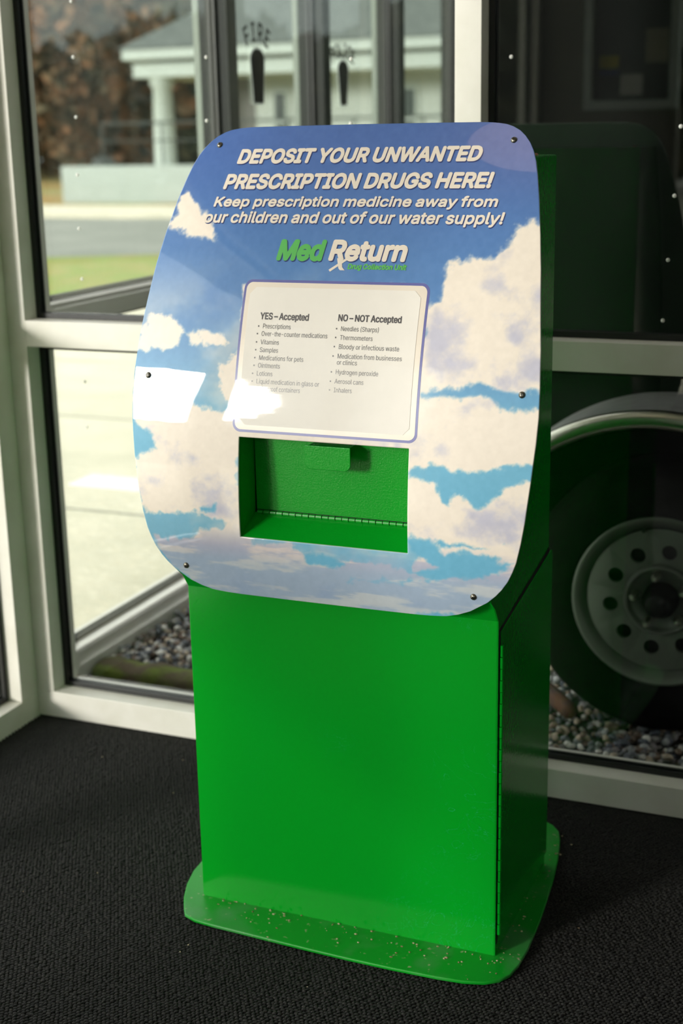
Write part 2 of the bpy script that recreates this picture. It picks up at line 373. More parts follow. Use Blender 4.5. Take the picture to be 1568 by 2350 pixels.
# front skin (with the slot opening cut out), back and top
mb = MB(); xa, xb = XC - HX + .002, XC + HX - .002
zs = [.007, .597] ; ysk = [1.980, 1.980]
strip = [(1.9795, .007), (1.9795, .597), (1.9615, .622)] + [(yprof(z) + .006, z) for z in [.645, .67, .69, slot_z0]] 
for (y0, z0), (y1, z1) in zip(strip[:-1], strip[1:]): mb.add([(xa, y0, z0), (xb, y0, z0), (xb, y1, z1), (xa, y1, z1)], [[0, 1, 2, 3]])
for z0, z1 in zip(np.linspace(slot_z0, slot_z1, 7)[:-1], np.linspace(slot_z0, slot_z1, 7)[1:]):
    for a, b in ((xa, XC - slot_hx), (XC + slot_hx, xb)):
        mb.add([(a, yprof(z0) + .006, z0), (b, yprof(z0) + .006, z0), (b, yprof(z1) + .006, z1), (a, yprof(z1) + .006, z1)], [[0, 1, 2, 3]])
zz_ = np.linspace(slot_z1, 1.293, 18)
for z0, z1 in zip(zz_[:-1], zz_[1:]): mb.add([(xa, yprof(z0) + .006, z0), (xb, yprof(z0) + .006, z0), (xb, yprof(z1) + .006, z1), (xa, yprof(z1) + .006, z1)], [[0, 1, 2, 3]])
kb(mb).build('front_panel', M_green, kiosk)
kb(MB().box(xa, xb, 2.284, 2.288, .007, 1.292)).build('back_panel', M_green, kiosk)
kb(MB().prism([(xa, yprof(1.29) + .012, 1.290), (xa, 2.289, 1.290), (xa, 2.289, 1.2955), (xa, yprof(1.29) + .013, 1.2955)], (xb - xa, 0, 0))).build('top_panel', M_green, kiosk, bevel=.001)
sc = MB().lathe([(0, .003), (.003, .0028), (.005, .0015), (.0055, 0)], (XC + HX - .022, 2.235, 1.2955), (0, 0, 1), 14); kb(sc).build('top_screw', mat('rust tinged screw', S(170, 110, 95), .5), kiosk, smooth=True)
# side door with its slanting top edge, gap and piano hinge (right side)
dp = [(1.9915, .030), (1.9915, .553), (1.9895, .578), (2.300, .622), (2.3075, .619), (2.3075, .030)]
door = kb(MB().prism([(XC + HX + .0025, y, z) for y, z in dp], (-.002, 0, 0))).build('side_door', M_green, kiosk, bevel=.0007)
gap = [(1.9835, .026), (1.9835, .582), (2.2879, .6305), (2.2879, .621), (1.9895, .5775), (1.9905, .026)]
kb(MB().prism([(XC + HX + .0009, y, z) for y, z in gap], (-.0012, 0, 0))).build('door_gap', M_seam, kiosk)
hg = MB(); nk = 26; z0_, z1_ = .044, .556; hh = (z1_ - z0_) / nk
for i in range(nk):
    hg.tube([(XC + HX + .0035, 1.9875, z0_ + i * hh + .0006), (XC + HX + .0035, 1.9875, z0_ + (i + 1) * hh - .0006)], .0031 if i % 2 else .0036, 10)
kb(hg).build('door_hinge', M_green, kiosk, smooth=False)
# slot recess
rec = MB(); sx0, sx1 = XC - slot_hx, XC + slot_hx; zf0 = .7365
rz = np.linspace(slot_z0, slot_z1, 9)
left = [(sx0, yprof(z) + .003, z) for z in rz] + [(sx0, BACKY + .006, slot_z1), (sx0, BACKY, zf0)]
kb(MB().prism(left, (-.002, 0, 0))).build('slot_side', M_green_in, kiosk)
right = [(sx1, y, z) for _, y, z in left]
kb(MB().prism(right, (.002, 0, 0))).build('slot_side', M_green_in, kiosk)
kb(MB().add([(sx0, yprof(slot_z0) + .003, slot_z0), (sx1, yprof(slot_z0) + .003, slot_z0), (sx1, BACKY, zf0), (sx0, BACKY, zf0)], [[0, 1, 2, 3]])).build('slot_floor', M_green_in, kiosk)
kb(MB().add([(sx0, yprof(slot_z1) + .003, slot_z1), (sx1, yprof(slot_z1) + .003, slot_z1), (sx1, BACKY + .008, slot_z1), (sx0, BACKY + .008, slot_z1)], [[0, 3, 2, 1]])).build('slot_top', M_green_in, kiosk)
chute = kb(MB().box(sx0 + .002, sx1 - .002, BACKY + .002, BACKY + .004, zf0 + .003, slot_z1 - .001)).build('chute_door', M_green_in, kiosk)
tabp = []
def rr(x0, x1, z0, z1, r, corners, y):
    P_ = []
    for (cxn, czn, a0) in ((x0 + r, z0 + r, 180), (x1 - r, z0 + r, 270)):
        for kk in range(7):
            a = math.radians(a0 + 15 * kk); P_.append((cxn + r * math.cos(a), y, czn + r * math.sin(a)))
    P_ += [(x1, y, z1), (x0, y, z1)]; return P_
tx0, tx1, tz0, tz1 = -.882, -.804, .8255, .8635
tab = MB().prism(rr(tx0, tx1, tz0, tz1, .011, 0, 1.951), (0, .0026, 0)); tab.box(tx0 + .004, tx1 - .002, 1.953, BACKY + .003, tz1 - .003, tz1 - .001)
kb(tab).build('pull_tab', M_green_in, chute, bevel=.0011)
sh = MB(); nk = 24; hw = (sx1 - sx0 - .008) / nk
for i in range(nk): sh.tube([(sx0 + .004 + i * hw + .0008, BACKY - .0015, zf0 + .0015), (sx0 + .004 + (i + 1) * hw - .0008, BACKY - .0015, zf0 + .0015)], .0032 + .0004 * (i % 2), 9)
kb(sh).build('chute_hinge', green('green hinge', rough=.3), kiosk)

kb(MB().box(sx0 + .002, sx1 - .002, BACKY - .0012, BACKY + .0018, zf0 - .0010, zf0 + .0052)).build('hinge_seam_strip', M_seam, kiosk)  # dark strip added to darken the gap behind the hinge knuckles

# ---------------------------------------------------------------- the curved sky-print sign
OUT = [(.6095,.150),(.6102,.176),(.612,.202),(.617,.222),(.625,.242),(.633,.2545),(.643,.270),(.655,.283),(.666,.2925),(.680,.302),(.695,.309),(.711,.315),(.740,.3215),(.773,.327),(.834,.334),(.892,.339),(.93,.3405),(.97,.339),(1.026,.335),(1.094,.327),(1.136,.322),(1.186,.314),(1.237,.304),(1.270,.296),(1.290,.290),(1.305,.2835),(1.316,.2765),(1.326,.2675),(1.334,.2575),(1.340,.2455),(1.3435,.234),(1.3458,.2175),(1.3468,.198)]
oz = np.array([a for a, b in OUT]); ow = np.array([b for a, b in OUT])
zrow = np.unique(np.concatenate([np.linspace(.6095, .64, 44), np.linspace(.64, .71, 46), np.linspace(.71, .873, 102), np.linspace(.873, 1.30, 260), np.linspace(1.30, 1.3468, 62)]))
wrow = np.interp(zrow, oz, ow)
ui = np.linspace(-1, 1, 177); uo = np.linspace(0, 1, 122)[1:]
Xg = []
for w_ in wrow:
    inner = min(slot_hx, w_ * .93)
    cols_ = np.concatenate([-(inner + (w_ - inner) * uo[::-1]), ui * inner, inner + (w_ - inner) * uo]); Xg.append(cols_)
Xg = np.array(Xg); Zg = np.repeat(zrow[:, None], Xg.shape[1], 1)
# the top edge is very slightly bowed
Zg = Zg + np.where(Zg > 1.30, (Zg - 1.30) / .0468 * .0014 * (1 - (Xg / .25) ** 2), 0) - np.where(Zg < .64, (.64 - Zg) / .03 * .0010 * (1 - (Xg / .2) ** 2), 0)
Yg = yprof(Zg)
nr, nc = Xg.shape
def sdf(P_, x, y):
    P_ = np.array(P_); d2 = np.full(x.shape, 1e9); inside = np.zeros(x.shape, bool); n_ = len(P_)
    for i in range(n_):
        ax_, ay_ = P_[i]; bx_, by_ = P_[(i + 1) % n_]; ex, ey = bx_ - ax_, by_ - ay_
        t = np.clip(((x - ax_) * ex + (y - ay_) * ey) / (ex * ex + ey * ey + 1e-12), 0, 1)
        d2 = np.minimum(d2, (x - ax_ - t * ex) ** 2 + (y - ay_ - t * ey) ** 2)
        c_ = ((ay_ > y) != (by_ > y)) & (x < (bx_ - ax_) * (y - ay_) / (by_ - ay_ + 1e-12) + ax_); inside ^= c_
    return np.where(inside, 1, -1) * np.sqrt(d2)
TEXTS=[
  ('DEPOSIT YOUR UNWANTED',-0.2133,0.2060,1.2896,0.0231,'h'),
  ('PRESCRIPTION DRUGS HERE!',-0.2284,0.2306,1.2504,0.0237,'h'),
  ('Keep prescription medicine away from',-0.2385,0.2442,1.2236,0.0155,'s'),
  ('our children and out of our water supply!',-0.2503,0.2570,1.1988,0.0175,'s'),
  ('Med',-0.1111,-0.0241,1.1427,0.0321,'g'),
  ('Return',-0.0220,0.1142,1.1435,0.0316,'r'),
  ('Drug Collection Unit',0.0151,0.1132,1.1317,0.0083,'d'),
  ('YES – Accepted',-0.1215,-0.0366,1.0540,0.0105,'b'),
  ('NO – NOT Accepted',0.0110,0.1168,1.0552,0.0102,'b'),
  ('Prescriptions',-0.1152,-0.0662,1.0406,0.0072,'l'),
  ('Over-the-counter medications',-0.1161,-0.0026,1.0292,0.0072,'l'),
  ('Vitamins',-0.1161,-0.0836,1.0166,0.0072,'l'),
  ('Samples',-0.1163,-0.0838,1.0048,0.0072,'l'),
  ('Medications for pets',-0.1166,-0.0392,0.9928,0.0072,'l'),
  ('Ointments',-0.1170,-0.0784,0.9811,0.0073,'l'),
  ('Lotions',-0.1182,-0.0901,0.9689,0.0073,'l'),
  ('Liquid medication in glass or',-0.1180,-0.0094,0.9569,0.0073,'l'),
  ('leak-proof containers',-0.1179,-0.0411,0.9459,0.0073,'l'),
  ('Needles (Sharps)',0.0179,0.0818,1.0410,0.0070,'l'),
  ('Thermometers',0.0179,0.0726,1.0280,0.0070,'l'),
  ('Bloody or infectious waste',0.0172,0.1172,1.0145,0.0071,'l'),
  ('Medication from businesses',0.0166,0.1229,1.0005,0.0071,'l'),
  ('or clinics',0.0167,0.0508,0.9913,0.0071,'l'),
  ('Hydrogen peroxide',0.0160,0.0870,0.9769,0.0071,'l'),
  ('Aerosol cans',0.0156,0.0640,0.9631,0.0071,'l'),
  ('Inhalers',0.0152,0.0457,0.9500,0.0071,'l'),
]
POLYS={
 'cloud':[
  [(-0.308,1.203),(-0.305,1.247),(-0.283,1.248),(-0.253,1.227),(-0.218,1.196),(-0.217,1.173),(-0.257,1.176),(-0.318,1.193)],
  [(0.324,1.210),(0.309,1.193),(0.296,1.206),(0.282,1.201),(0.277,1.181),(0.263,1.172),(0.239,1.153),(0.198,1.153),(0.181,1.136),(0.178,1.115),(0.156,1.089),(0.153,1.058),(0.148,1.020),(0.148,0.976),(0.143,0.949),(0.221,0.964),(0.254,0.968),(0.294,0.961),(0.362,0.967)],
  [(0.111,0.952),(0.157,0.950),(0.255,0.951),(0.290,0.936),(0.326,0.938),(0.354,0.949),(0.360,0.863),(0.255,0.847),(0.177,0.848),(0.117,0.835)],
  [(0.117,0.835),(0.146,0.830),(0.174,0.830),(0.195,0.823),(0.209,0.798),(0.222,0.814),(0.257,0.797),(0.290,0.812),(0.290,0.821),(0.326,0.829),(0.345,0.830),(0.342,0.735),(0.258,0.722),(0.203,0.730),(0.140,0.734),(0.083,0.754)],
  [(-0.330,1.040),(-0.317,1.060),(-0.279,1.053),(-0.252,1.025),(-0.269,1.004),(-0.342,1.002)],
  [(-0.251,1.022),(-0.217,1.030),(-0.178,1.031),(-0.168,1.015),(-0.238,1.006)],
  [(-0.189,0.987),(-0.145,1.012),(-0.111,0.977),(-0.074,0.879),(-0.119,0.862),(-0.186,0.954)],
  [(-0.346,0.953),(-0.255,0.937),(-0.231,0.921),(-0.167,0.907),(-0.138,0.943),(-0.075,0.906),(-0.134,0.855),(-0.150,0.769),(-0.229,0.770),(-0.310,0.785),(-0.342,0.819),(-0.317,0.842),(-0.342,0.890)],
  [(-0.151,0.888),(0.150,0.899),(0.159,0.861),(-0.149,0.840)],
  [(-0.329,0.831),(-0.244,0.826),(-0.204,0.793),(-0.134,0.799),(-0.138,0.697),(-0.183,0.730),(-0.246,0.743),(-0.321,0.733),(-0.343,0.783)],
  [(-0.307,0.692),(-0.241,0.702),(-0.135,0.741),(-0.107,0.693),(-0.039,0.677),(0.043,0.656),(0.188,0.672),(0.278,0.682),(0.325,0.715),(0.332,0.702),(0.290,0.619),(-0.199,0.574),(-0.287,0.652)],
  [(0.150,0.704),(0.168,0.714),(0.189,0.711),(0.197,0.692),(0.149,0.684)],
  [(0.196,0.724),(0.258,0.725),(0.345,0.750),(0.325,0.701),(0.298,0.705),(0.265,0.712),(0.203,0.711)],
  [(-0.145,0.708),(-0.030,0.699),(0.139,0.688),(0.188,0.669),(-0.151,0.631)],
  [(-0.157,1.101),(0.157,1.108),(0.157,0.887),(-0.150,0.874)],
 ],
 'sky':[
  [(0.157,0.950),(0.241,0.963),(0.288,0.962),(0.314,0.961),(0.324,0.940),(0.306,0.941),(0.283,0.944),(0.255,0.951)],
  [(-0.038,0.696),(0.015,0.699),(0.044,0.686),(0.021,0.675),(-0.031,0.678)],
  [(-0.325,0.728),(-0.272,0.729),(-0.224,0.717),(-0.233,0.701),(-0.299,0.698)],
  [(-0.220,0.752),(-0.188,0.759),(-0.190,0.745),(-0.218,0.744)],
  [(0.143,0.731),(0.175,0.731),(0.203,0.709),(0.265,0.710),(0.285,0.695),(0.244,0.678),(0.188,0.676),(0.160,0.682),(0.192,0.694),(0.146,0.716)],
  [(-0.342,0.887),(-0.305,0.872),(-0.292,0.841),(-0.333,0.831)],
  [(0.152,1.114),(0.180,1.133),(0.173,1.090),(0.156,1.083)],
 ],
}
GLYPHS={
 '!':(196,"87,160,67,160,66,277;65,393,63,509,86,509;109,509,132,509,131,393;129,277,128,160,108,160|111,-4,98,-4,85,-4;75,0,66,9,57,18;52,28,52,41,52,53;57,64,66,73,75,82;85,86,98,86,111,86;121,82,130,73,139,64;143,53,143,41,143,28;139,18,130,9,121,0"),
 '(':(273,"89,156,89,207,89,244;93,283,101,324,108,364;119,404,132,441,145,479;160,511,177,539,196,539;216,539,236,539,219,504;204,467,191,428,178,389;168,351,161,313,155,276;151,240,151,207,151,176;154,146,160,115,166,83;176,51,188,16,201,-18;217,-56,236,-96,216,-96;196,-96,177,-96,148,-47;126,3,111,55,97,106"),
 ')':(273,"57,-96,37,-96,57,-55;73,-17,86,18,98,53;107,85,113,116,119,147;122,177,122,207,122,240;118,276,112,313,105,351;95,389,82,428,70,467;55,504,37,539,57,539;77,539,97,539,113,511;128,479,142,441,155,404;165,364,173,323,180,283;184,244,184,207,184,156;177,104,161,53,146,2;125,-48,97,-96,77,-96"),
 '-':(453,"263,244,337,244,337,226;337,207,337,188,263,188;188,188,114,188,114,207;114,226,114,244,188,244"),
 'A':(480,"39,0,16,0,78,170;140,339,201,509,226,509;251,509,276,509,338,339;401,170,463,0,440,0;418,0,395,0,359,101;323,202,287,302,281,321;273,344,264,372,255,400;245,435,232,478,236,478;241,478,245,478,233,435;222,399,213,371,204,343;196,320,191,302,155,202;120,101,85,0,62,0|197,142,110,142,110,161;110,180,110,199,197,199;283,199,370,199,370,180;370,161,370,142,283,142"),
 'B':(456,"122,0,60,0,60,170;60,339,60,509,120,509;181,509,241,509,276,509;306,503,329,491,352,479;369,462,381,442,392,422;398,399,398,374,398,352;394,334,387,320,379,306;369,294,356,286,344,277;330,271,315,267,315,265;315,264,315,262,331,261;347,255,363,245,379,235;392,221,402,203,413,185;418,163,418,136,418,111;412,87,400,67,388,46;370,30,344,18,319,6;287,0,247,0,184,0|125,115,125,57,165,57;205,57,245,57,284,57;313,65,330,80,347,95;355,114,355,137,355,154;351,170,342,184,334,198;321,209,306,218,290,227;271,231,248,231,207,231;166,231,125,231,125,173|125,341,125,285,162,285;200,285,238,285,257,285;273,289,288,296,303,303;315,313,323,326,332,339;336,355,336,372,336,395;328,414,313,429,297,444;273,452,240,452,202,452;163,452,125,452,125,396"),
 'C':(510,"293,-7,267,-7,223,-7;184,4,150,25,116,46;89,76,70,115,50,154;40,201,40,254,40,308;50,354,70,393,89,432;116,462,150,484,184,505;223,516,267,516,293,516;317,512,340,504,363,497;384,486,402,471,420,457;436,439,448,418,460,398;468,374,473,348,451,348;430,348,408,348,404,366;398,381,389,395,381,408;370,419,357,428,345,438;331,444,315,449,300,454;284,456,267,456,236,456;208,448,184,432,159,417;139,394,125,364,111,334;103,297,103,254,103,211;111,175,125,145,140,115;159,92,184,76,209,61;236,53,267,53,284,53;300,55,315,60,331,65;345,71,357,81,370,90;381,101,389,114,398,128;404,143,408,160,430,160;451,160,473,160,469,135;460,111,448,91,436,70;421,52,402,38,384,23;363,12,341,5,318,-3"),
 'D':(502,"271,0,219,0,178,0;137,0,96,0,96,19;96,38,96,57,136,57;175,57,215,57,256,57;291,65,318,81,345,97;366,119,379,149,392,179;399,214,399,255,399,296;392,331,379,361,366,390;346,412,320,428,293,444;260,452,221,452,178,452;136,452,93,452,93,471;93,490,93,509,137,509;181,509,225,509,275,509;317,499,353,478,388,458;415,429,433,391,452,353;462,308,462,255,462,202;452,157,433,119,414,81;387,51,351,31,314,10|103,509,125,509,125,339;125,170,125,0,103,0;82,0,60,0,60,170;60,339,60,509,82,509"),
 'E':(419,"165,0,60,0,60,170;60,339,60,509,164,509;268,509,372,509,372,490;372,471,372,452,290,452;207,452,125,452,125,396;125,341,125,286,202,286;278,286,355,286,355,267;355,248,355,229,278,229;202,229,125,229,125,172;125,114,125,57,208,57;292,57,375,57,375,38;375,19,375,0,270,0"),
 'F':(410,"82,0,60,0,60,170;60,339,60,509,163,509;266,509,369,509,369,490;369,471,369,452,288,452;206,452,125,452,125,394;125,336,125,278,198,278;272,278,346,278,346,259;346,240,346,221,272,221;198,221,125,221,125,147;125,74,125,0,103,0"),
 'G':(520,"309,-7,269,-7,223,-7;184,4,149,25,115,46;88,77,69,116,50,155;40,201,40,254,40,308;50,354,69,393,88,432;115,462,149,484,183,505;221,516,265,516,292,516;317,512,340,504,364,496;385,484,403,469,422,454;437,437,449,416,461,396;470,373,474,349,452,349;430,349,408,349,403,365;396,380,387,393,379,406;368,417,356,427,344,436;330,444,315,448,300,453;283,456,265,456,235,456;208,448,183,432,159,417;139,394,125,364,111,334;103,297,103,254,103,211;111,175,125,145,140,115;159,92,184,76,209,61;237,53,269,53,297,53;323,59,345,71,367,83;384,101,396,123,409,146;415,172,415,202,421,201;428,200,434,199,384,199;333,199,283,199,283,218;283,237,283,256,348,256;413,256,478,256,478,237;478,219,478,200,478,158;469,122,451,91,433,60;408,36,377,19,345,2"),
 'H':(517,"82,0,60,0,60,170;60,339,60,509,82,509;103,509,125,509,125,435;125,362,125,289,214,289;303,289,392,289,392,362;392,435,392,509,414,509;435,509,457,509,457,339;457,170,457,0,435,0;414,0,392,0,392,77;392,155,392,232,303,232;214,232,125,232,125,155;125,77,125,0,103,0"),
 'I':(300,"111,0,31,0,31,19;31,38,31,57,60,57;89,57,118,57,118,189;118,320,118,452,89,452;60,452,31,452,31,471;31,490,31,509,111,509;190,509,269,509,269,490;269,471,269,452,240,452;212,452,183,452,183,320;183,189,183,57,212,57;240,57,269,57,269,38;269,19,269,0,190,0"),
 'K':(467,"146,189,104,145,104,169;104,193,104,216,116,232;128,247,139,261,151,275;162,290,174,303,187,317;199,331,212,344,262,399;313,454,364,509,392,509;420,509,448,509,376,431;304,353,231,276,230,276;229,276,228,276,187,233|82,0,60,0,60,170;60,339,60,509,82,509;103,509,125,509,125,451;125,392,125,334,124,298;124,261,124,225,124,214;124,204,125,193,125,129;125,64,125,0,103,0|398,0,372,0,311,86;249,173,188,259,201,276;215,293,228,309,302,206;375,103,449,0,423,0"),
 'L':(393,"160,0,60,0,60,170;60,339,60,509,82,509;103,509,125,509,125,358;125,208,125,57,203,57;282,57,361,57,361,38;361,19,361,0,261,0"),
 'M':(628,"81,0,60,0,60,170;60,339,60,509,91,509;121,509,152,509,193,402;235,294,277,187,280,180;284,170,287,159,291,148;295,136,299,123,303,110;307,97,311,84,315,71;319,59,322,49,317,49;312,49,307,49,310,59;314,70,318,83,322,95;326,108,330,121,334,134;338,147,342,158,346,170;349,179,352,187,394,294;435,402,476,509,507,509;537,509,568,509,568,339;568,170,568,0,547,0;525,0,504,0,504,97;504,194,504,291,504,302;504,314,504,327,505,340;505,354,505,369,505,383;506,398,506,413,506,428;507,443,507,457,509,457;511,457,513,457,508,441;503,426,498,409,492,393;487,378,482,363,477,348;472,334,467,322,463,309;459,299,456,291,418,194;380,97,342,0,323,0;305,0,286,0,248,97;209,194,170,291,167,299;163,309,159,321,155,333;150,346,145,361,140,376;135,391,129,408,124,424;118,441,112,457,114,457;117,457,119,457,119,444;120,431,120,416,120,401;121,387,121,372,121,357;121,342,122,328,122,315;122,302,122,291,122,194;122,97,122,0,101,0"),
 'N':(523,"82,0,60,0,60,170;60,339,60,509,85,509;111,509,136,509,205,400;274,291,343,183,349,174;355,164,363,151,370,138;379,123,388,107,396,90;405,73,414,55,411,55;408,54,405,54,403,72;401,90,401,108,400,126;399,142,399,157,399,172;399,185,399,195,399,300;399,404,399,509,420,509;442,509,463,509,463,339;463,170,463,0,438,0;412,0,387,0,325,97;264,193,202,290,194,303;186,316,177,331,169,345;159,362,148,381,137,400;123,424,108,452,111,453;115,453,119,454,120,428;121,405,122,384,123,362;124,344,124,328,125,312;125,300,125,291,125,194;125,97,125,0,103,0"),
 'O':(533,"311,-7,267,-7,223,-7;184,4,150,25,116,46;90,76,70,115,50,154;40,201,40,254,40,308;50,354,70,393,90,432;116,462,150,484,184,505;223,516,267,516,311,516;350,505,384,484,418,462;444,432,464,393,483,354;493,308,493,254,493,201;483,154,464,115,444,76;418,46,384,25,350,4|236,53,267,53,297,53;325,61,349,76,374,91;394,114,408,144,423,174;430,211,430,254,430,298;423,335,408,365,394,395;374,417,349,433,325,448;297,456,267,456,236,456;209,448,184,433,159,417;140,394,125,364,111,334;103,297,103,254,103,211;111,174,125,144,140,114;159,92,184,76,209,61"),
 'P':(445,"82,0,60,0,60,170;60,339,60,509,118,509;177,509,235,509,274,509;307,502,332,487,358,473;377,454,390,430,402,405;409,378,409,348,409,317;402,290,390,265,377,241;358,222,332,207,307,193;274,186,235,186,193,186;151,186,109,186,109,205;109,224,109,242,150,242;191,242,233,242,259,242;281,247,297,256,313,265;325,278,333,294,341,310;344,328,344,348,344,368;341,386,333,402,325,417;313,430,297,439,280,448;259,452,232,452,196,452;160,452,125,452,125,301;125,151,125,0,103,0"),
 'R':(449,"82,0,60,0,60,170;60,339,60,509,119,509;177,509,236,509,275,509;307,502,333,489,359,475;378,457,390,433,403,410;409,382,409,352,409,321;403,295,390,271,378,248;359,230,333,217,307,204;275,198,236,198,189,198;143,198,96,198,96,217;96,236,96,255,142,255;188,255,234,255,260,255;281,259,298,267,314,275;326,286,334,300,341,315;345,332,345,352,345,372;341,390,334,405,326,420;314,431,298,440,281,448;259,452,233,452,197,452;161,452,125,452,125,301;125,151,125,0,103,0|378,0,353,0,312,76;271,153,230,229,254,229;279,229,303,229,344,153;386,76,428,0,403,0"),
 'S':(447,"263,-9,224,-9,187,-9;155,-3,128,9,100,21;79,38,64,60,49,82;40,107,38,137,60,137;82,137,104,137,106,117;112,101,123,88,134,75;149,65,166,59,184,52;203,49,224,49,247,49;268,53,286,60,304,68;319,78,329,92,340,105;346,121,346,139,346,155;341,169,332,179,323,189;311,198,296,205,281,211;264,217,245,222,224,228;204,234,184,239,142,251;109,268,86,289,63,311;52,339,52,372,52,401;60,426,75,448,90,469;111,486,138,498,164,510;194,516,227,516,261,516;290,510,316,498,342,486;362,469,377,449,392,428;400,404,401,378,380,378;358,378,337,378,335,403;323,423,302,437,281,451;256,459,225,459,203,459;184,455,167,448,151,441;138,431,129,418,120,406;115,391,115,376,115,358;120,344,131,334,142,323;154,314,169,308,184,302;199,297,212,293,230,289;247,284,264,279,279,275;295,270,312,264,328,257;344,248,359,238,373,227;385,214,395,198,404,181;408,162,408,139,408,111;401,86,386,64,372,41;351,24,323,11,296,-2"),
 'T':(449,"85,452,32,452,32,471;32,490,32,509,160,509;288,509,417,509,417,490;417,471,417,452,363,452;310,452,257,452,257,301;257,151,257,0,235,0;214,0,193,0,193,151;193,301,193,452,139,452"),
 'U':(517,"299,-8,259,-8,219,-8;184,0,154,15,124,31;101,53,85,80,68,107;60,138,60,173,60,285;60,397,60,509,81,509;103,509,124,509,124,399;124,288,124,178,124,154;130,132,141,113,152,94;167,79,187,68,207,57;231,52,259,52,287,52;311,57,331,68,351,79;366,94,377,113,387,132;393,154,393,178,393,288;393,399,393,509,414,509;436,509,457,509,457,397;457,285,457,173,457,138;449,107,433,80,416,53;393,31,363,15,334,0"),
 'V':(480,"229,0,204,0,141,170;79,339,16,509,39,509;62,509,84,509,120,408;156,307,192,206,198,189;206,166,215,137,224,109;235,73,248,31,243,31;239,31,235,31,247,74;258,110,267,138,276,166;284,189,290,206,325,307;360,408,395,509,417,509;440,509,463,509,401,339;340,170,278,0,253,0"),
 'W':(686,"180,0,155,0,109,170;63,339,16,509,38,509;60,509,82,509,109,404;136,300,163,196,168,179;172,163,175,145,179,128;183,111,187,94,190,76;194,58,197,40,194,40;192,40,189,40,193,58;196,76,200,94,203,111;207,128,211,145,215,163;220,179,224,196,251,300;279,404,306,509,331,509;355,509,380,509,407,404;434,300,462,196,466,179;470,163,474,145,478,128;482,111,486,94,490,76;494,58,497,40,494,40;491,40,488,40,492,58;495,76,499,94,502,111;506,128,510,145,515,163;519,179,523,196,550,300;576,404,603,509,625,509;647,509,670,509,623,339;577,170,530,0,505,0;480,0,455,0,426,108;397,215,368,323,362,344;357,367,351,391,346,416;341,444,336,475,341,475;345,475,350,475,345,445;340,419,335,395,330,371;324,347,318,323,289,215;260,108,230,0,205,0"),
 'Y':(472,"225,0,203,0,203,69;203,139,203,208,141,308;79,409,16,509,41,509;66,509,91,509,125,454;159,399,192,344,203,326;213,309,222,292,231,275;240,255,250,230,241,230;232,230,224,230,233,255;242,276,251,293,260,310;270,327,280,344,314,399;347,454,381,509,406,509;430,509,455,509,393,409;330,308,268,208,268,139;268,69,268,0,247,0"),
 'a':(389,"182,-9,160,-9,136,-9;114,-4,94,5,75,14;59,27,48,45,36,62;30,83,30,108,30,130;35,147,43,161,52,175;63,185,78,193,92,201;108,207,125,211,143,215;160,218,178,220,201,223;219,225,234,227,248,228;258,231,265,235,272,239;276,245,276,255,276,255;276,256,276,257,276,272;273,286,267,297,261,308;252,316,240,322,228,328;213,331,196,331,178,331;162,328,149,322,136,317;126,309,118,301,110,292;104,283,100,274,80,280;61,285,41,291,50,314;62,332,79,346,95,360;113,369,133,375,153,381;173,384,194,384,208,384;223,383,239,379,255,376;271,370,286,360,301,351;313,338,322,320,332,303;337,280,337,251,337,168;337,84,337,0,317,0;297,0,277,0,277,17;277,35,277,52,275,52;274,52,272,52,268,43;261,34,252,25,243,15;230,7,215,1,200,-5|155,45,170,45,193,45;212,50,228,59,243,68;255,79,263,93,271,107;276,122,276,138,276,155;276,173,276,190,273,187;268,184,259,182,251,180;242,178,231,176,221,174;210,172,200,171,190,170;182,169,175,168,161,166;147,163,134,159,121,154;111,148,103,139,96,131;92,119,92,105,92,92;95,81,102,72,109,63;118,57,130,52,142,48"),
 'b':(424,"261,-8,229,-8,206,-8;187,-4,172,4,158,12;146,21,138,31,129,42;123,51,118,59,116,59;114,59,112,59,112,39;112,20,112,0,92,0;72,0,53,0,53,170;53,339,53,509,73,509;93,509,114,509,114,446;114,382,114,319,115,319;117,319,118,319,123,327;129,336,137,346,145,356;157,365,171,373,186,381;205,384,229,384,261,384;289,376,313,361,337,345;356,322,370,293,383,263;390,229,390,189,390,149;383,114,370,84,356,55;337,32,313,16,289,0|197,47,220,47,244,47;263,53,279,66,295,78;308,95,316,117,324,138;328,162,328,189,328,216;324,240,316,261,308,282;296,299,280,311,264,324;244,330,220,330,197,330;177,324,161,312,145,300;133,284,125,263,117,242;113,217,113,189,113,161;117,136,125,115,133,94;146,77,162,65,178,53"),
 'c':(396,"226,-8,207,-8,173,-8;143,0,117,16,91,33;71,56,56,85,41,114;34,149,34,187,34,227;41,262,56,291,71,321;91,343,117,360,143,376;173,384,207,384,226,384;243,382,260,377,276,372;292,365,305,356,319,347;330,335,340,322,350,309;357,294,362,277,342,272;322,267,303,262,300,272;296,281,290,289,285,297;278,305,270,311,262,317;253,322,242,325,232,328;220,330,207,330,182,330;161,323,145,310,129,297;116,280,108,258,100,237;96,213,96,187,96,162;100,139,108,117,116,96;129,79,145,66,161,53;182,46,207,46,220,46;232,48,243,52,253,55;263,60,271,66,279,72;286,80,292,89,297,97;301,107,304,117,324,112;343,107,363,102,358,85;351,70,341,56,332,43;320,31,306,21,293,12;277,4,261,-1,244,-6"),
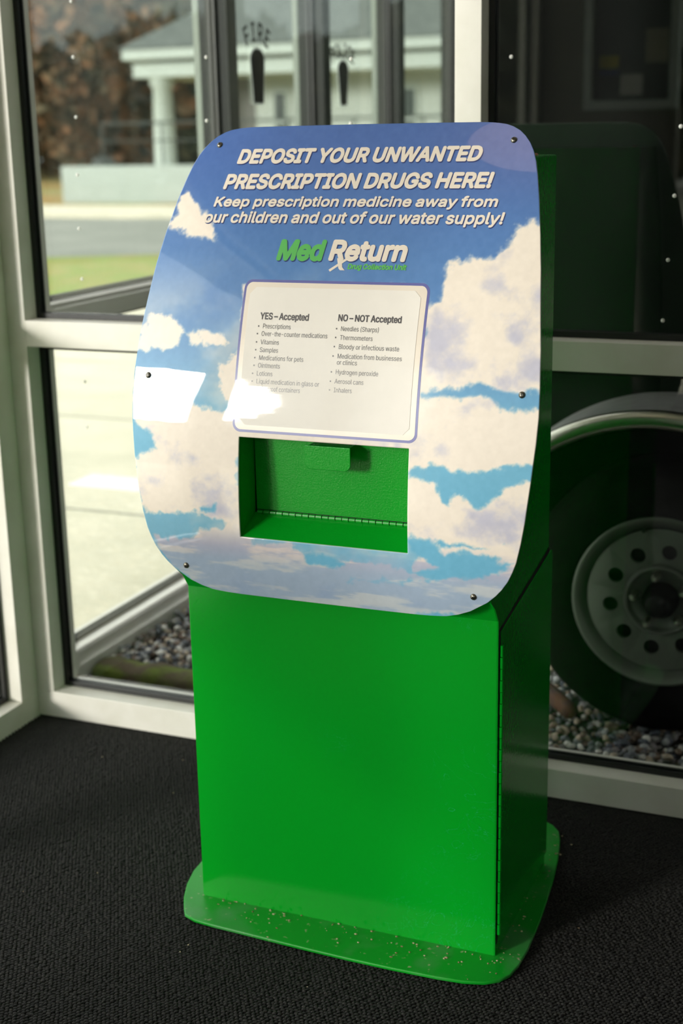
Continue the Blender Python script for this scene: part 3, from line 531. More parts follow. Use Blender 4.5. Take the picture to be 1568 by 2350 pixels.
 'd':(424,"219,-8,195,-8,164,-8;136,0,111,16,87,32;68,55,55,84,41,114;34,149,34,189,34,229;41,263,55,293,69,322;88,345,112,361,136,376;164,384,196,384,219,384;238,381,253,373,268,365;279,356,287,346,296,336;302,327,306,319,308,319;309,319,311,319,311,382;311,446,311,509,331,509;351,509,372,509,372,339;372,170,372,0,352,0;332,0,313,0,313,20;313,39,313,59,311,59;309,59,307,59,302,51;295,42,287,31,278,21;267,12,252,4,238,-4|181,47,205,47,227,47;247,53,263,65,279,77;291,94,299,115,308,136;312,161,312,189,312,217;308,242,300,263,292,284;279,300,263,312,247,324;228,330,205,330,181,330;161,324,145,311,129,299;116,282,108,261,100,240;96,216,96,189,96,162;100,138,109,117,117,95;129,78,145,66,161,53"),
 'e':(404,"238,-8,212,-8,175,-8;143,0,117,16,90,33;70,56,56,85,41,114;34,148,34,187,34,226;41,260,55,290,69,319;89,343,115,359,141,376;171,384,205,384,226,384;246,381,266,374,285,367;303,356,319,341,335,326;348,306,357,282,366,258;371,228,371,194,371,186;371,178,371,169,272,169;174,169,75,169,75,187;75,204,75,221,163,221;250,221,338,221,329,215;319,208,310,202,310,227;306,249,298,269,290,288;278,303,263,314,247,325;228,330,205,330,182,330;163,325,146,313,130,302;118,288,109,270,100,251;96,232,96,211,96,200;96,189,96,178,96,150;101,126,110,106,120,87;134,72,151,61,168,51;189,46,212,46,228,46;241,48,254,53,266,57;277,64,285,73,294,82;301,93,306,105,325,101;345,96,365,91,359,71;349,54,335,39,321,24;303,13,283,4,262,-4"),
 'f':(254,"154,379,228,379,228,362;228,344,228,327,154,327;80,327,6,327,6,344;6,362,6,379,80,379|101,0,81,0,81,144;81,288,81,432,81,453;86,471,96,486,106,500;119,511,135,519,152,526;169,530,187,530,201,530;213,529,222,527,232,525;238,523,243,521,238,503;233,486,227,468,224,470;220,471,215,472,210,473;203,474,195,474,176,474;163,469,154,460,146,451;142,437,142,419,142,279;142,140,142,0,121,0"),
 'g':(425,"238,-151,207,-151,179,-151;155,-147,134,-140,113,-132;96,-123,82,-110,69,-98;58,-84,51,-69,67,-60;84,-50,101,-41,107,-49;113,-57,122,-66,130,-75;141,-82,154,-88,168,-94;186,-97,207,-97,238,-97;263,-90,282,-75,302,-60;311,-37,311,-6,311,19;311,44,311,68,310,68;308,68,306,68,301,60;295,51,287,41,278,32;267,23,252,16,238,8;219,5,195,5,164,5;137,12,113,27,88,41;69,62,55,90,41,118;34,152,34,191,34,230;41,264,55,293,69,322;88,345,112,361,137,376;165,384,196,384,220,384;239,381,253,373,268,365;280,356,288,346,297,336;303,327,308,319,309,319;311,319,313,319,313,339;313,359,313,379,333,379;353,379,372,379,372,250;372,121,372,-9,372,-42;365,-69,350,-90,335,-111;316,-126,291,-136,266,-146|181,59,205,59,228,59;248,64,264,75,280,86;292,101,300,121,308,141;312,165,312,193,312,220;308,243,300,264,292,284;280,301,264,312,248,324;228,330,205,330,181,330;161,324,145,312,129,299;117,283,109,262,100,242;96,219,96,193,96,166;100,143,109,123,117,103;129,87,145,76,162,65"),
 'h':(410,"114,249,114,227,114,151;114,76,114,0,93,0;73,0,53,0,53,170;53,339,53,509,73,509;93,509,114,509,114,435;114,361,114,287,110,287;106,287,102,287,114,322;131,347,152,362,174,377;199,384,227,384,253,384;276,379,295,369,315,358;330,342,341,321,352,299;357,273,357,240,357,160;357,80,357,0,337,0;316,0,296,0,296,78;296,157,296,235,296,265;288,288,273,304,258,321;237,329,210,329,192,329;175,325,161,317,146,309;135,298,126,283,118,267"),
 'i':(167,"73,0,53,0,53,126;53,253,53,379,73,379;93,379,114,379,114,253;114,126,114,0,93,0|95,443,84,443,72,443;62,447,54,455,45,462;41,472,41,483,41,494;45,504,54,512,62,520;72,524,84,524,95,524;106,520,114,512,122,504;126,494,126,483,126,472;122,462,114,455,106,447"),
 'k':(381,"132,158,110,137,110,162;110,187,110,212,113,212;117,212,121,212,175,268;230,323,284,379,310,379;335,379,360,379,301,319;243,259,184,199,182,199;179,199,177,199,155,178|73,0,53,0,53,170;53,339,53,509,73,509;93,509,114,509,114,339;114,170,114,0,93,0|320,0,294,0,245,62;197,124,148,186,162,200;177,214,191,229,252,152;312,76,372,0,346,0"),
 'l':(189,"147,-2,139,-2,110,-2;88,5,74,20,60,35;53,57,53,84,53,226;53,367,53,509,73,509;93,509,114,509,114,372;114,235,114,99,114,81;116,69,120,62,125,55;133,52,146,52,152,52;157,52,160,53,164,53;167,54,170,54,173,37;177,20,181,3,175,1;169,0,162,-1,154,-2"),
 'm':(610,"73,0,53,0,53,126;53,253,53,379,72,379;92,379,112,379,112,351;112,323,112,295,111,295;109,295,108,295,113,316;121,332,132,346,144,359;157,369,172,376,187,383;203,386,219,386,247,386;270,378,287,361,305,344;316,322,321,295,318,295;315,295,312,295,317,313;325,329,337,343,349,357;364,367,381,375,398,382;416,386,437,386,459,386;479,381,497,372,515,362;530,348,541,328,551,309;557,285,557,255,557,170;557,85,557,0,536,0;516,0,496,0,496,85;496,169,496,254,496,281;488,301,473,313,457,325;439,330,419,330,402,330;387,327,374,320,362,313;352,303,345,290,339,278;335,263,335,247,335,165;335,82,335,0,315,0;295,0,274,0,274,87;274,173,274,260,274,281;267,298,253,311,239,324;221,330,199,330,185,330;171,327,158,320,144,313;134,303,126,289,118,276;114,258,114,238,114,159;114,79,114,0,93,0"),
 'n':(410,"114,249,114,227,114,151;114,76,114,0,93,0;73,0,53,0,53,126;53,253,53,379,72,379;92,379,112,379,112,349;112,318,112,287,109,287;106,287,102,287,114,322;131,347,152,362,174,377;199,384,227,384,253,384;276,379,295,369,314,358;330,342,341,321,352,299;357,273,357,240,357,160;357,80,357,0,337,0;316,0,296,0,296,78;296,157,296,235,296,265;288,288,273,304,258,321;237,329,210,329,192,329;175,325,161,317,146,309;135,298,126,283,118,267"),
 'o':(415,"242,-8,207,-8,173,-8;143,0,117,16,91,33;71,56,56,85,41,114;34,149,34,187,34,227;41,262,56,291,71,321;91,343,117,360,143,376;173,384,207,384,242,384;273,376,299,360,325,343;345,321,359,291,374,262;381,227,381,187,381,149;374,114,359,85,345,56;325,33,299,16,273,0|182,46,207,46,233,46;254,53,270,66,287,79;299,96,307,117,315,139;319,162,319,187,319,213;315,236,307,258,299,280;287,297,270,310,254,323;233,330,207,330,182,330;161,323,145,310,129,297;116,280,108,258,100,237;96,213,96,187,96,162;100,139,108,117,116,96;129,79,145,66,161,53"),
 'p':(424,"73,-143,53,-143,53,31;53,205,53,379,72,379;92,379,112,379,112,359;112,339,112,319,114,319;116,319,118,319,123,327;129,336,137,346,145,356;157,365,171,373,186,381;205,384,229,384,261,384;289,376,313,361,337,345;356,322,370,293,383,263;390,229,390,189,390,149;383,114,370,84,356,55;337,32,313,16,289,0;261,-8,229,-8,206,-8;187,-4,173,4,158,12;146,21,138,31,130,42;123,51,118,59,117,59;115,59,114,59,114,-8;114,-76,114,-143,93,-143|197,47,220,47,244,47;263,53,279,66,295,78;308,95,316,117,324,138;328,162,328,189,328,216;324,240,316,261,308,282;296,299,280,311,264,324;244,330,220,330,197,330;177,324,161,312,145,300;133,284,125,263,117,242;113,217,113,189,113,161;117,136,125,115,133,94;146,77,162,65,178,53"),
 'q':(424,"372,31,372,-143,351,-143;331,-143,311,-143,311,-76;311,-8,311,59,309,59;308,59,306,59,302,51;295,42,287,31,278,21;267,12,252,4,238,-4;219,-8,195,-8,164,-8;136,0,111,16,87,32;68,55,55,84,41,114;34,149,34,189,34,229;41,263,55,293,69,322;88,345,112,361,136,376;164,384,196,384,219,384;238,381,253,373,268,365;279,356,287,346,296,336;302,327,307,319,309,319;311,319,313,319,313,339;313,359,313,379,332,379;352,379,372,379,372,205|181,47,205,47,227,47;247,53,263,65,279,77;291,94,299,115,308,136;312,161,312,189,312,217;308,242,300,263,292,284;279,300,263,312,247,324;228,330,205,330,181,330;161,324,145,311,129,299;116,282,108,261,100,240;96,216,96,189,96,162;100,138,109,117,117,95;129,78,145,66,161,53"),
 'r':(259,"73,0,53,0,53,126;53,253,53,379,72,379;92,379,112,379,112,360;112,340,112,321,113,321;114,321,115,321,122,340;135,355,152,367,170,379;190,385,213,385,218,385;223,385,229,384,235,384;240,384,243,384,243,363;243,343,243,322,242,323;237,323,230,324,223,325;215,326,207,326,189,326;173,322,159,315,145,307;134,297,126,284,118,270;114,255,114,237,114,158;114,79,114,0,93,0"),
 's':(365,"211,-8,182,-8,156,-8;133,-4,112,3,92,11;75,23,62,38,49,53;40,72,36,94,55,98;74,102,94,107,99,86;109,70,124,60,139,50;158,45,181,45,208,45;229,51,244,62,260,74;268,87,268,103,268,116;263,127,254,136,245,144;231,151,212,155,191,160;170,165,149,170,115,178;89,191,72,208,55,225;47,247,47,274,47,296;53,315,65,332,77,348;94,361,115,370,136,380;160,384,187,384,213,384;235,380,254,372,272,365;287,353,299,339,310,325;319,309,324,290,305,286;287,281,268,277,263,292;255,304,243,316,230,327;212,333,187,333,165,333;146,327,131,317,116,306;109,293,109,277,109,263;114,252,124,243,134,235;150,228,172,223,191,218;210,214,229,209,264,201;290,188,306,171,323,154;331,133,331,107,331,84;325,64,312,47,300,30;282,16,260,6,237,-3"),
 't':(227,"138,379,204,379,204,362;204,344,204,327,138,327;72,327,6,327,6,344;6,362,6,379,72,379|65,345,65,471,85,471;106,471,126,471,126,347;126,222,126,98,126,81;129,69,136,61,143,54;154,50,170,50,174,50;179,50,185,51,191,52;197,53,202,54,206,36;209,19,213,2,207,0;200,-2,192,-3,184,-4;176,-4,168,-4,136,-4;110,4,92,21,74,38;65,62,65,93,65,219"),
 'u':(410,"211,-5,182,-5,157,-5;134,0,115,11,95,21;80,37,69,59,58,80;53,107,53,139,53,219;53,299,53,379,73,379;93,379,114,379,114,301;114,222,114,144,114,114;121,91,137,75,152,58;173,50,200,50,218,50;235,54,249,62,264,70;275,81,283,97,292,112;296,131,296,153,296,228;296,304,296,379,316,379;337,379,357,379,357,253;357,126,357,0,337,0;318,0,298,0,298,31;298,61,298,92,301,92;304,92,307,92,295,57;279,32,257,17,235,2"),
 'v':(389,"184,0,163,0,114,126;66,253,17,379,40,379;62,379,84,379,111,305;138,230,165,155,174,132;181,110,187,87,193,64;199,42,206,21,198,21;191,21,184,21,191,42;197,64,203,87,209,110;216,132,224,155,251,230;278,305,305,379,327,379;349,379,371,379,323,253;275,126,226,0,205,0"),
 'w':(567,"158,0,138,0,99,126;61,253,23,379,44,379;66,379,87,379,103,324;118,269,133,214,140,191;147,165,154,137,161,108;168,76,175,41,172,41;168,41,165,41,172,75;179,106,186,135,193,163;199,190,206,214,221,269;237,324,252,379,273,379;295,379,316,379,332,324;347,269,362,214,368,190;375,164,382,136,388,107;395,76,402,41,399,41;395,41,391,41,399,75;406,107,413,135,420,164;427,190,434,214,449,269;465,324,480,379,502,379;523,379,545,379,506,253;468,126,429,0,409,0;389,0,368,0,352,57;335,114,319,172,314,189;309,207,305,225,300,243;295,261,291,280,286,299;281,318,277,338,281,338;286,338,291,338,286,319;281,299,277,280,272,261;267,243,263,225,258,206;253,189,248,172,231,114;215,57,199,0,178,0"),
 'x':(379,"44,0,21,0,71,73;121,145,171,218,171,202;171,187,171,171,124,240;76,310,29,379,52,379;76,379,100,379,116,355;132,330,147,306,160,287;170,270,179,253,188,237;198,221,207,206,197,206;186,206,175,206,185,221;194,237,202,253,211,270;221,287,233,306,249,330;266,355,282,379,305,379;328,379,352,379,304,309;256,239,209,169,209,184;209,199,209,214,258,143;308,71,358,0,334,0;310,0,287,0,268,28;249,57,231,85,219,103;209,120,200,136,191,152;182,167,173,182,183,182;194,182,205,182,195,167;186,152,178,136,170,120;160,103,148,85,129,57;110,28,91,0,68,0"),
 'y':(389,"51,-140,47,-139,52,-121;57,-103,61,-86,65,-86;68,-87,71,-87,83,-90;94,-91,104,-89,114,-87;122,-82,130,-74,138,-66;145,-53,151,-36,155,-24;159,-13,163,-1,114,126;66,252,17,379,40,379;62,379,84,379,111,305;138,230,165,155,174,132;181,109,187,87,193,64;199,42,206,21,198,21;191,21,184,21,190,42;196,64,202,87,209,110;216,132,224,155,251,230;278,305,305,379,327,379;349,379,371,379,316,234;260,88,204,-58,196,-78;187,-94,177,-107,166,-120;153,-129,139,-136,125,-142;109,-145,91,-145,81,-145;72,-144,65,-143,57,-142"),
 '–':(350,"233,244,350,244,350,226;350,207,350,188,233,188;117,188,0,188,0,207;0,226,0,244,117,244"),
 '•':(389,"215,93,194,93,174,93;156,97,139,107,123,117;109,130,100,147,90,163;85,182,85,202,85,222;90,240,100,257,109,273;123,287,139,296,156,306;174,311,194,311,215,311;233,306,249,296,266,287;279,273,289,257,299,240;304,222,304,202,304,182;299,163,289,147,279,130;266,117,249,107,233,97"),
}
x, z = Xg, Zg
wx = (fbm(x * 16, z * 16, 3) - .5) * .036 + (fbm(x * 60, z * 60, 13, 4) - .5) * .012
wz = (fbm(x * 16 + 50, z * 16, 4) - .5) * .036 + (fbm(x * 60 + 9, z * 60, 14, 4) - .5) * .012
cs = np.full(x.shape, -1.0)
for P_ in POLYS['cloud']: cs = np.maximum(cs, sdf(P_, x + wx * .8, z + wz * .8))
ss = np.full(x.shape, -1.0)
for P_ in POLYS['sky']: ss = np.maximum(ss, sdf(P_, x + wx * .6, z + wz * .5))
edge = fbm(x * 90, z * 90, 21, 4) - .5
cover = smoothstep(-.004, .006, cs + edge * .016)
thin = smoothstep(.45, .72, fbm(x * 7 + 3, z * 9, 33, 5)) * smoothstep(1.17, 1.02, z) * .55
cover = np.maximum(cover, thin * (1 - smoothstep(.1, .2, x)))
cover = cover * (1 - smoothstep(-.003, .005, ss + edge * .012))
low = smoothstep(.70, .66, z)
streak = smoothstep(.50, .66, fbm(x * 11, z * 62, 41, 5))
cover = np.where(z < .74, np.maximum(cover * (1 - .25 * low), 0), cover)
t1 = smoothstep(.85, 1.12, z); t2 = smoothstep(1.1, 1.34, z)
def C(r, g, b): return np.array([r, g, b], float) / 255
sky = C(110, 180, 212)[None, None] * (1 - t1)[..., None] + C(86, 132, 190)[None, None] * t1[..., None]
sky = sky * (1 - t2[..., None] * .8) + C(74, 104, 172) * t2[..., None] * .8
warm = smoothstep(.05, .33, x) * smoothstep(1.2, 1.34, z)  # pinkish lamp glow painted into the upper right of the print
sky = sky * (1 - warm[..., None] * .35) + C(128, 116, 158) * warm[..., None] * .35
bil = fbm(x * 20 + wx * 10, z * 24, 52, 6); soft = fbm(x * 6, z * 9 + 4, 61, 4)
bright = np.clip(.70 + (bil - .5) * 1.1 + (soft - .5) * 1.5 + smoothstep(.02, 0.0, np.abs(cs)) * .12, 0, 1)
shade = np.clip(smoothstep(.30, .75, bright), 0, 1)
cl = C(200, 198, 214)[None, None] * (1 - shade)[..., None] + C(246, 234, 220)[None, None] * shade[..., None]
lowc = C(160, 166, 198)[None, None] * (1 - streak)[..., None] + C(216, 202, 204)[None, None] * streak[..., None]
mixl = smoothstep(.735, .685, z)[..., None] * .75
cl = cl * (1 - mixl) + lowc * mixl
col = sky * (1 - cover[..., None]) + cl * cover[..., None]
col = np.clip(col + (fbm(x * 130, z * 130, 71, 2) - .5)[..., None] * .03, 0, 1)
col_lin = np.where(col <= .04045, col / 12.92, ((col + .055) / 1.055) ** 2.4)
idx = np.arange(nr * nc).reshape(nr, nc)
Q = np.stack([idx[:-1, :-1], idx[:-1, 1:], idx[1:, 1:], idx[1:, :-1]], -1)
zc_ = (zrow[:-1] + zrow[1:]) / 2; cc = np.arange(nc - 1)
in_slot = ((zc_ > slot_z0) & (zc_ < slot_z1))[:, None] & ((cc >= 121) & (cc < 121 + 176))[None, :]
Q = Q[~in_slot].reshape(-1, 4)
m_sign, n, l, b = nodes_of('sky print under clear acrylic')
va = n.new('ShaderNodeVertexColor'); va.layer_name = 'print'
l.new(va.outputs[0], b.inputs['Base Color']); b.inputs['Roughness'].default_value = .45; b.inputs['Coat Weight'].default_value = 1.0; b.inputs['Coat Roughness'].default_value = .02
b.inputs['Specular IOR Level'].default_value = .3; b.inputs['Coat IOR'].default_value = 1.6
cn = n.new('ShaderNodeTexNoise'); cn.inputs['Scale'].default_value = 5; ct = n.new('ShaderNodeTexCoord'); l.new(ct.outputs['Object'], cn.inputs['Vector'])
cb = n.new('ShaderNodeBump'); cb.inputs['Distance'].default_value = .0012; cb.inputs['Strength'].default_value = .5; l.new(cn.outputs['Fac'], cb.inputs['Height']); l.new(cb.outputs[0], b.inputs['Coat Normal'])
sg = mesh('sign', np.stack([Xg, Yg - 2.1, Zg], -1).reshape(-1, 3), Q, m_sign, kiosk, smooth=True)
la = sg.data.color_attributes.new('print', 'FLOAT_COLOR', 'POINT')
la.data.foreach_set('color', np.concatenate([col_lin, np.ones(col_lin.shape[:2] + (1,))], -1).astype(np.float32).ravel())
so = sg.modifiers.new('thickness', 'SOLIDIFY'); so.thickness = .0045; so.offset = -1; so.material_offset_rim = 1; so.material_offset = 1
sg.data.materials.append(mat('pale acrylic edge', S(196, 222, 200), .2)); 
def onsign(x, z, off):
    """point on the sign face, off metres in front of it (sign space)"""
    nl = math.hypot(1, dyprof(z)); return (x, yprof(z) - 2.1 - off / nl, z + off * dyprof(z) / nl)
def sign_mesh(name, polys, off, m, parent, thick=.0003):
    """flat-filled polygon printed on the sign"""
    mb = MB()
    for P_ in polys:
        mb.add([onsign(x, z, off) for x, z in P_], [list(range(len(P_)))])
    return mb.build(name, m, parent)
def rrect(x0, x1, z0, z1, r, n_=8):
    P_ = []
    for cx, cz, a0 in ((x1 - r, z1 - r, 0), (x0 + r, z1 - r, 90), (x0 + r, z0 + r, 180), (x1 - r, z0 + r, 270)):
        for k_ in range(n_ + 1):
            a = math.radians(a0 + 90 * k_ / n_); P_.append((cx + r * math.cos(a), cz + r * math.sin(a)))
    return P_
def grid_fill(P_, off, dz=.01):
    """subdivided fill of a convex outline so that it follows the curve"""
    P_ = np.array(P_); z0, z1 = P_[:, 1].min(), P_[:, 1].max()
    zs_ = np.unique(np.concatenate([np.arange(z0 + 1e-5, z1, dz), P_[:, 1].clip(z0 + 1e-5, z1 - 1e-5)]))
    V = []
    for z_ in zs_:
        xs_ = []
        for i in range(len(P_)):
            a, b2 = P_[i], P_[(i + 1) % len(P_)]
            if (a[1] - z_) * (b2[1] - z_) <= 0 and a[1] != b2[1]: xs_.append(a[0] + (z_ - a[1]) / (b2[1] - a[1]) * (b2[0] - a[0]))
        V += [onsign(min(xs_), z_, off), onsign(max(xs_), z_, off)]
    F = [[2 * i, 2 * i + 1, 2 * i + 3, 2 * i + 2] for i in range(len(zs_) - 1)]
    return V, F
def ink(name, c, rough=.3, coat=.6): return mat(name, c, rough, coat=coat, noise=(30, tuple(v * .97 for v in c[:3]) + (1,), .3, .7))
M_white_ink = ink('warm white print', S(240, 228, 212)); M_blue_ink = ink('blue print', S(104, 106, 170)); M_green_ink = ink('green print', S(96, 186, 96))
M_navy = ink('navy drop print', S(52, 66, 122)); M_dark_ink = ink('charcoal print', S(84, 80, 82)); M_paper = ink('laminated paper', S(243, 237, 228), .6, .5)
V_, F_ = grid_fill(rrect(-.1555, .1555, .8810, 1.1140, .0135), .0002); mesh('notice_border', V_, F_, M_blue_ink, sg)
V_, F_ = grid_fill(rrect(-.1515, .1515, .8850, 1.1100, .0105), .0004); mesh('notice_field', V_, F_, M_white_ink, sg)
ch = .010; PX0, PX1, PZ0, PZ1 = -.1440, .1425, .8925, 1.1025
V_, F_ = grid_fill([(PX0 + ch, PZ0), (PX1 - ch, PZ0), (PX1, PZ0 + ch), (PX1, PZ1 - ch), (PX1 - ch, PZ1), (PX0 + ch, PZ1), (PX0, PZ1 - ch), (PX0, PZ0 + ch)], .0009)
pp = mesh('notice_sheet', V_, F_, M_paper, sg); so = pp.modifiers.new('thickness', 'SOLIDIFY'); so.thickness = .0004
GCACHE = {}
def glyph_tris(c_):
    """triangulated glyph (non-zero winding), in em units"""
    if c_ in GCACHE: return GCACHE[c_]
    P_, E_, loops_ = [], [], []
    for spl in GLYPHS[c_][1].split('|'):
        pts = [[float(v) / 1000 for v in p_.split(',')] for p_ in spl.split(';')]; lp = []
        for a, b2 in zip(pts, pts[1:] + pts[:1]):
            p0, p1, p2, p3 = Vector(a[2:4]), Vector(a[4:6]), Vector(b2[0:2]), Vector(b2[2:4])
            straight = abs((p3 - p0).x * (p1 - p0).y - (p3 - p0).y * (p1 - p0).x) + abs((p3 - p0).x * (p2 - p0).y - (p3 - p0).y * (p2 - p0).x) < 1e-4
            ns = 1 if straight else 4
            for k_ in range(ns):
                t = k_ / ns; lp.append(p0 * (1 - t) ** 3 + p1 * 3 * t * (1 - t) ** 2 + p2 * 3 * t * t * (1 - t) + p3 * t ** 3)
        loops_.append(lp); k0 = len(P_); P_ += lp; E_ += [(k0 + i, k0 + (i + 1) % len(lp)) for i in range(len(lp))]
    vo, eo, fo, _, _, _ = delaunay_2d_cdt(P_, E_, [], 0, 1e-5)
    F = []
    for f in fo:
        cx = sum(vo[i].x for i in f) / len(f); cy = sum(vo[i].y for i in f) / len(f); wn2 = 0
        for lp in loops_:
            for a, b2 in zip(lp, lp[1:] + lp[:1]):
                if (a.y <= cy) != (b2.y <= cy):
                    xx_ = a.x + (cy - a.y) / (b2.y - a.y) * (b2.x - a.x)
                    if xx_ > cx: wn2 += 1 if b2.y > a.y else -1
        if wn2 != 0: F.append(list(f))
    GCACHE[c_] = (np.array([(v.x, v.y) for v in vo]), F); return GCACHE[c_]
def glyph_line(text, x0, x1, zb, cap, weight, shear, m, name, parent, off, dx=0, dz=0, fit=True):
    adv = [0]
    for c_ in text: adv.append(adv[-1] + (GLYPHS[c_][0] if c_ != ' ' else 170))
    width = adv[-1] / 1000.0; s = cap / .509; sxx = (x1 - x0 - weight * 2 - cap * shear * .5) / width
    # thicken the strokes: the union of copies shifted round a small octagon
    sh = [(0, 0)] + ([(weight * math.cos(a), weight * math.sin(a)) for a in np.radians(np.arange(0, 360, 45))] if weight > .0001 else [])
    if weight > .0012: sh += [(weight * .5 * math.cos(a), weight * .5 * math.sin(a)) for a in np.radians(np.arange(0, 360, 90))]
    V = []; F = []
    for i, c_ in enumerate(text):
        if c_ == ' ': continue
        gv, gf = glyph_tris(c_); X0 = (gv[:, 0] + adv[i] / 1000) * sxx; Z0 = gv[:, 1] * s
        for q_, (sx_, sz_) in enumerate(sh):
            k_ = len(V); X_ = x0 + weight + X0 + shear * Z0 + dx + sx_; Z_ = zb + Z0 + dz + sz_
            V += [onsign(a, c, off + q_ * 1.2e-5) for a, c in zip(X_.tolist(), Z_.tolist())]; F += [[k + k_ for k in f] for f in gf]
    return mesh(name, V, F, m, parent)
STY = {'h': (.00165, .19), 's': (.00085, .19), 'g': (.0023, .17), 'r': (.0022, .17), 'd': (.0006, .17), 'b': (.00048, 0), 'l': (.00006, 0)}
for text, x0, x1, zb, cap, st in TEXTS:
    wgt, shr = STY[st]
    zb2 = zb + wgt; cap2 = cap - 2 * wgt
    inkm = {'h': M_white_ink, 's': M_white_ink, 'g': M_green_ink, 'r': M_white_ink, 'd': M_green_ink, 'b': M_dark_ink, 'l': M_dark_ink}[st]
    if st in 'hsgr': glyph_line(text, x0, x1, zb2, cap2, wgt * 1.15, shr, M_navy, 'lettering_shadow_print', sg, .0002, .0012, -.0013)
    glyph_line(text, x0, x1, zb2, cap2, wgt, shr, inkm, 'lettering', sg, .0012 if st in 'bl' else .0005)
    if st == 'l' and text not in ('or clinics', 'leak-proof containers'):
        c0 = (x0 - .0068, zb + cap * .45); sign_mesh('bullet', [[(c0[0] + .00125 * math.cos(a), c0[1] + .00125 * math.sin(a)) for a in np.linspace(0, 2 * math.pi, 13)[:-1]]], .0012, M_dark_ink, sg)
# the long leg of the R and the stroke that crosses it
sign_mesh('lettering', [[(-.0035, 1.1475), (.0045, 1.1475), (.0072, 1.1345), (.0120, 1.1300), (.0040, 1.1300), (.0010, 1.1330)],
                        [(-.0150, 1.1305), (-.0125, 1.1275), (.0145, 1.1455), (.0135, 1.1490)]], .0006, M_white_ink, sg)
# screws on the sign
def screw_mesh():
    mb = MB(); mb.lathe([(0, .0034), (.002, .0033), (.0038, .0025), (.0050, .0010), (.0053, 0), (.0053, -.001)], (0, 0, 0), (0, 0, 1), 20)
    return mb
rust = mat('rust ring stain', S(150, 110, 84), .6)
for x, z in ((-.250, 1.320), (.250, 1.320), (-.313, .961), (.313, .961), (-.248, .650), (.248, .650)):
    s_ = screw_mesh().build('screw', M_steel, kiosk, smooth=True)
    p = Vector(onsign(x, z, 0)); s_.location = p
    nv = Vector((0, -1, dyprof(z))).normalized(); s_.rotation_mode = 'QUATERNION'; s_.rotation_quaternion = nv.to_track_quat('Z', 'Y')
    cr = MB(); cr.box(-.0026, .0026, -.0005, .0005, .0027, .0036); cr.box(-.0005, .0005, -.0026, .0026, .0027, .0036); c_ = cr.build('screw_recess', M_black, s_)
    c_.rotation_euler[2] = random.uniform(0, 1.5)

# crumbs and dust lying on the base plate and on the carpet beside it
M_crumb = mat('crumbs', S(206, 194, 160), .9, noise=(300, S(130, 96, 66), .4, .6))
cm = MB()
for i in range(150):
    if i < 90: x = random.uniform(-1.09, -.56); y = 1.979 - abs(random.gauss(0, .032)); zt = .007; 
    elif i < 125: x = -.57 + abs(random.gauss(0, .02)); y = random.uniform(1.93, 2.42); zt = .007
    else: x = random.uniform(-1.7, -.3); y = random.uniform(1.6, 2.5); zt = .001
    if i < 90 and y < 1.892: y = 1.91
    if 90 <= i < 125 and x > -.54: x = -.555
    r = random.uniform(.0005, .0019) * (1.5 if random.random() < .1 else 1)
    cm.ball((x, y, zt + r * .5), r, 6, 4, (random.uniform(.7, 1.9), random.uniform(.6, 1.2), .6))
tag(cm.build('crumbs', M_crumb), 'pale crumbs and grit scattered on the green base plate and the carpet', 'debris', kind='stuff')

# ---------------------------------------------------------------- clear dots on the glass
M_dot = mat('clear dome', S(250, 250, 245), .06)
M_dot.node_tree.nodes['Principled BSDF'].inputs['Alpha'].default_value = .85
dots = [(-1.700, 1.612), (-1.704, 1.501), (-1.707, 1.379), (-1.713, 1.259), (-1.718, 1.145), (-1.719, 1.036), (-1.730, .807), (-1.733, .703),
        (-1.388, 1.489), (-1.393, 1.365), (-1.071, 1.474), (-1.074, 1.353), (-.749, 1.466), (-.432, 1.335), (-.438, 1.213), (-.445, 1.097), (-.450, .985)]
dl = ['clear round dot stuck on the glass at the very top of the leftmost dot column', 'second clear round dot down in the leftmost dot column, over the brown trees',
      'third clear round dot down in the leftmost dot column', 'fourth clear round dot down in the leftmost dot column, level with the far lawn edge',
      'fifth clear round dot down in the leftmost dot column, over the grey road', 'lowest clear round dot of the upper left pane, over the green lawn',
      'upper clear round dot on the lower left pane', 'lower clear round dot on the lower left pane',
      'upper clear round dot on the dark post left of the sign top', 'lower clear round dot on the dark post just above the sign corner',
      'clear round dot beside the small POLICE lettering', 'clear round dot just above the top edge of the sign', 'clear round dot right of the white mullion on the dark pane',
      'topmost clear round dot at the right edge of the photo', 'second clear round dot down at the right edge of the photo', 'third clear round dot down at the right edge of the photo', 'lowest clear round dot on the upper right pane']
for (x, z), lb in zip(dots, dl):
    o = MB().lathe([(0, .0026), (.0020, .0022), (.0034, .0012), (.0039, 0)], (0, 0, 0), (0, -1, 0), 16).build('glass_dot', M_dot, None, smooth=True)
    o.location = (x, GY, z); tag(o, lb, 'glass dot', 'clear dots on the back glazing')

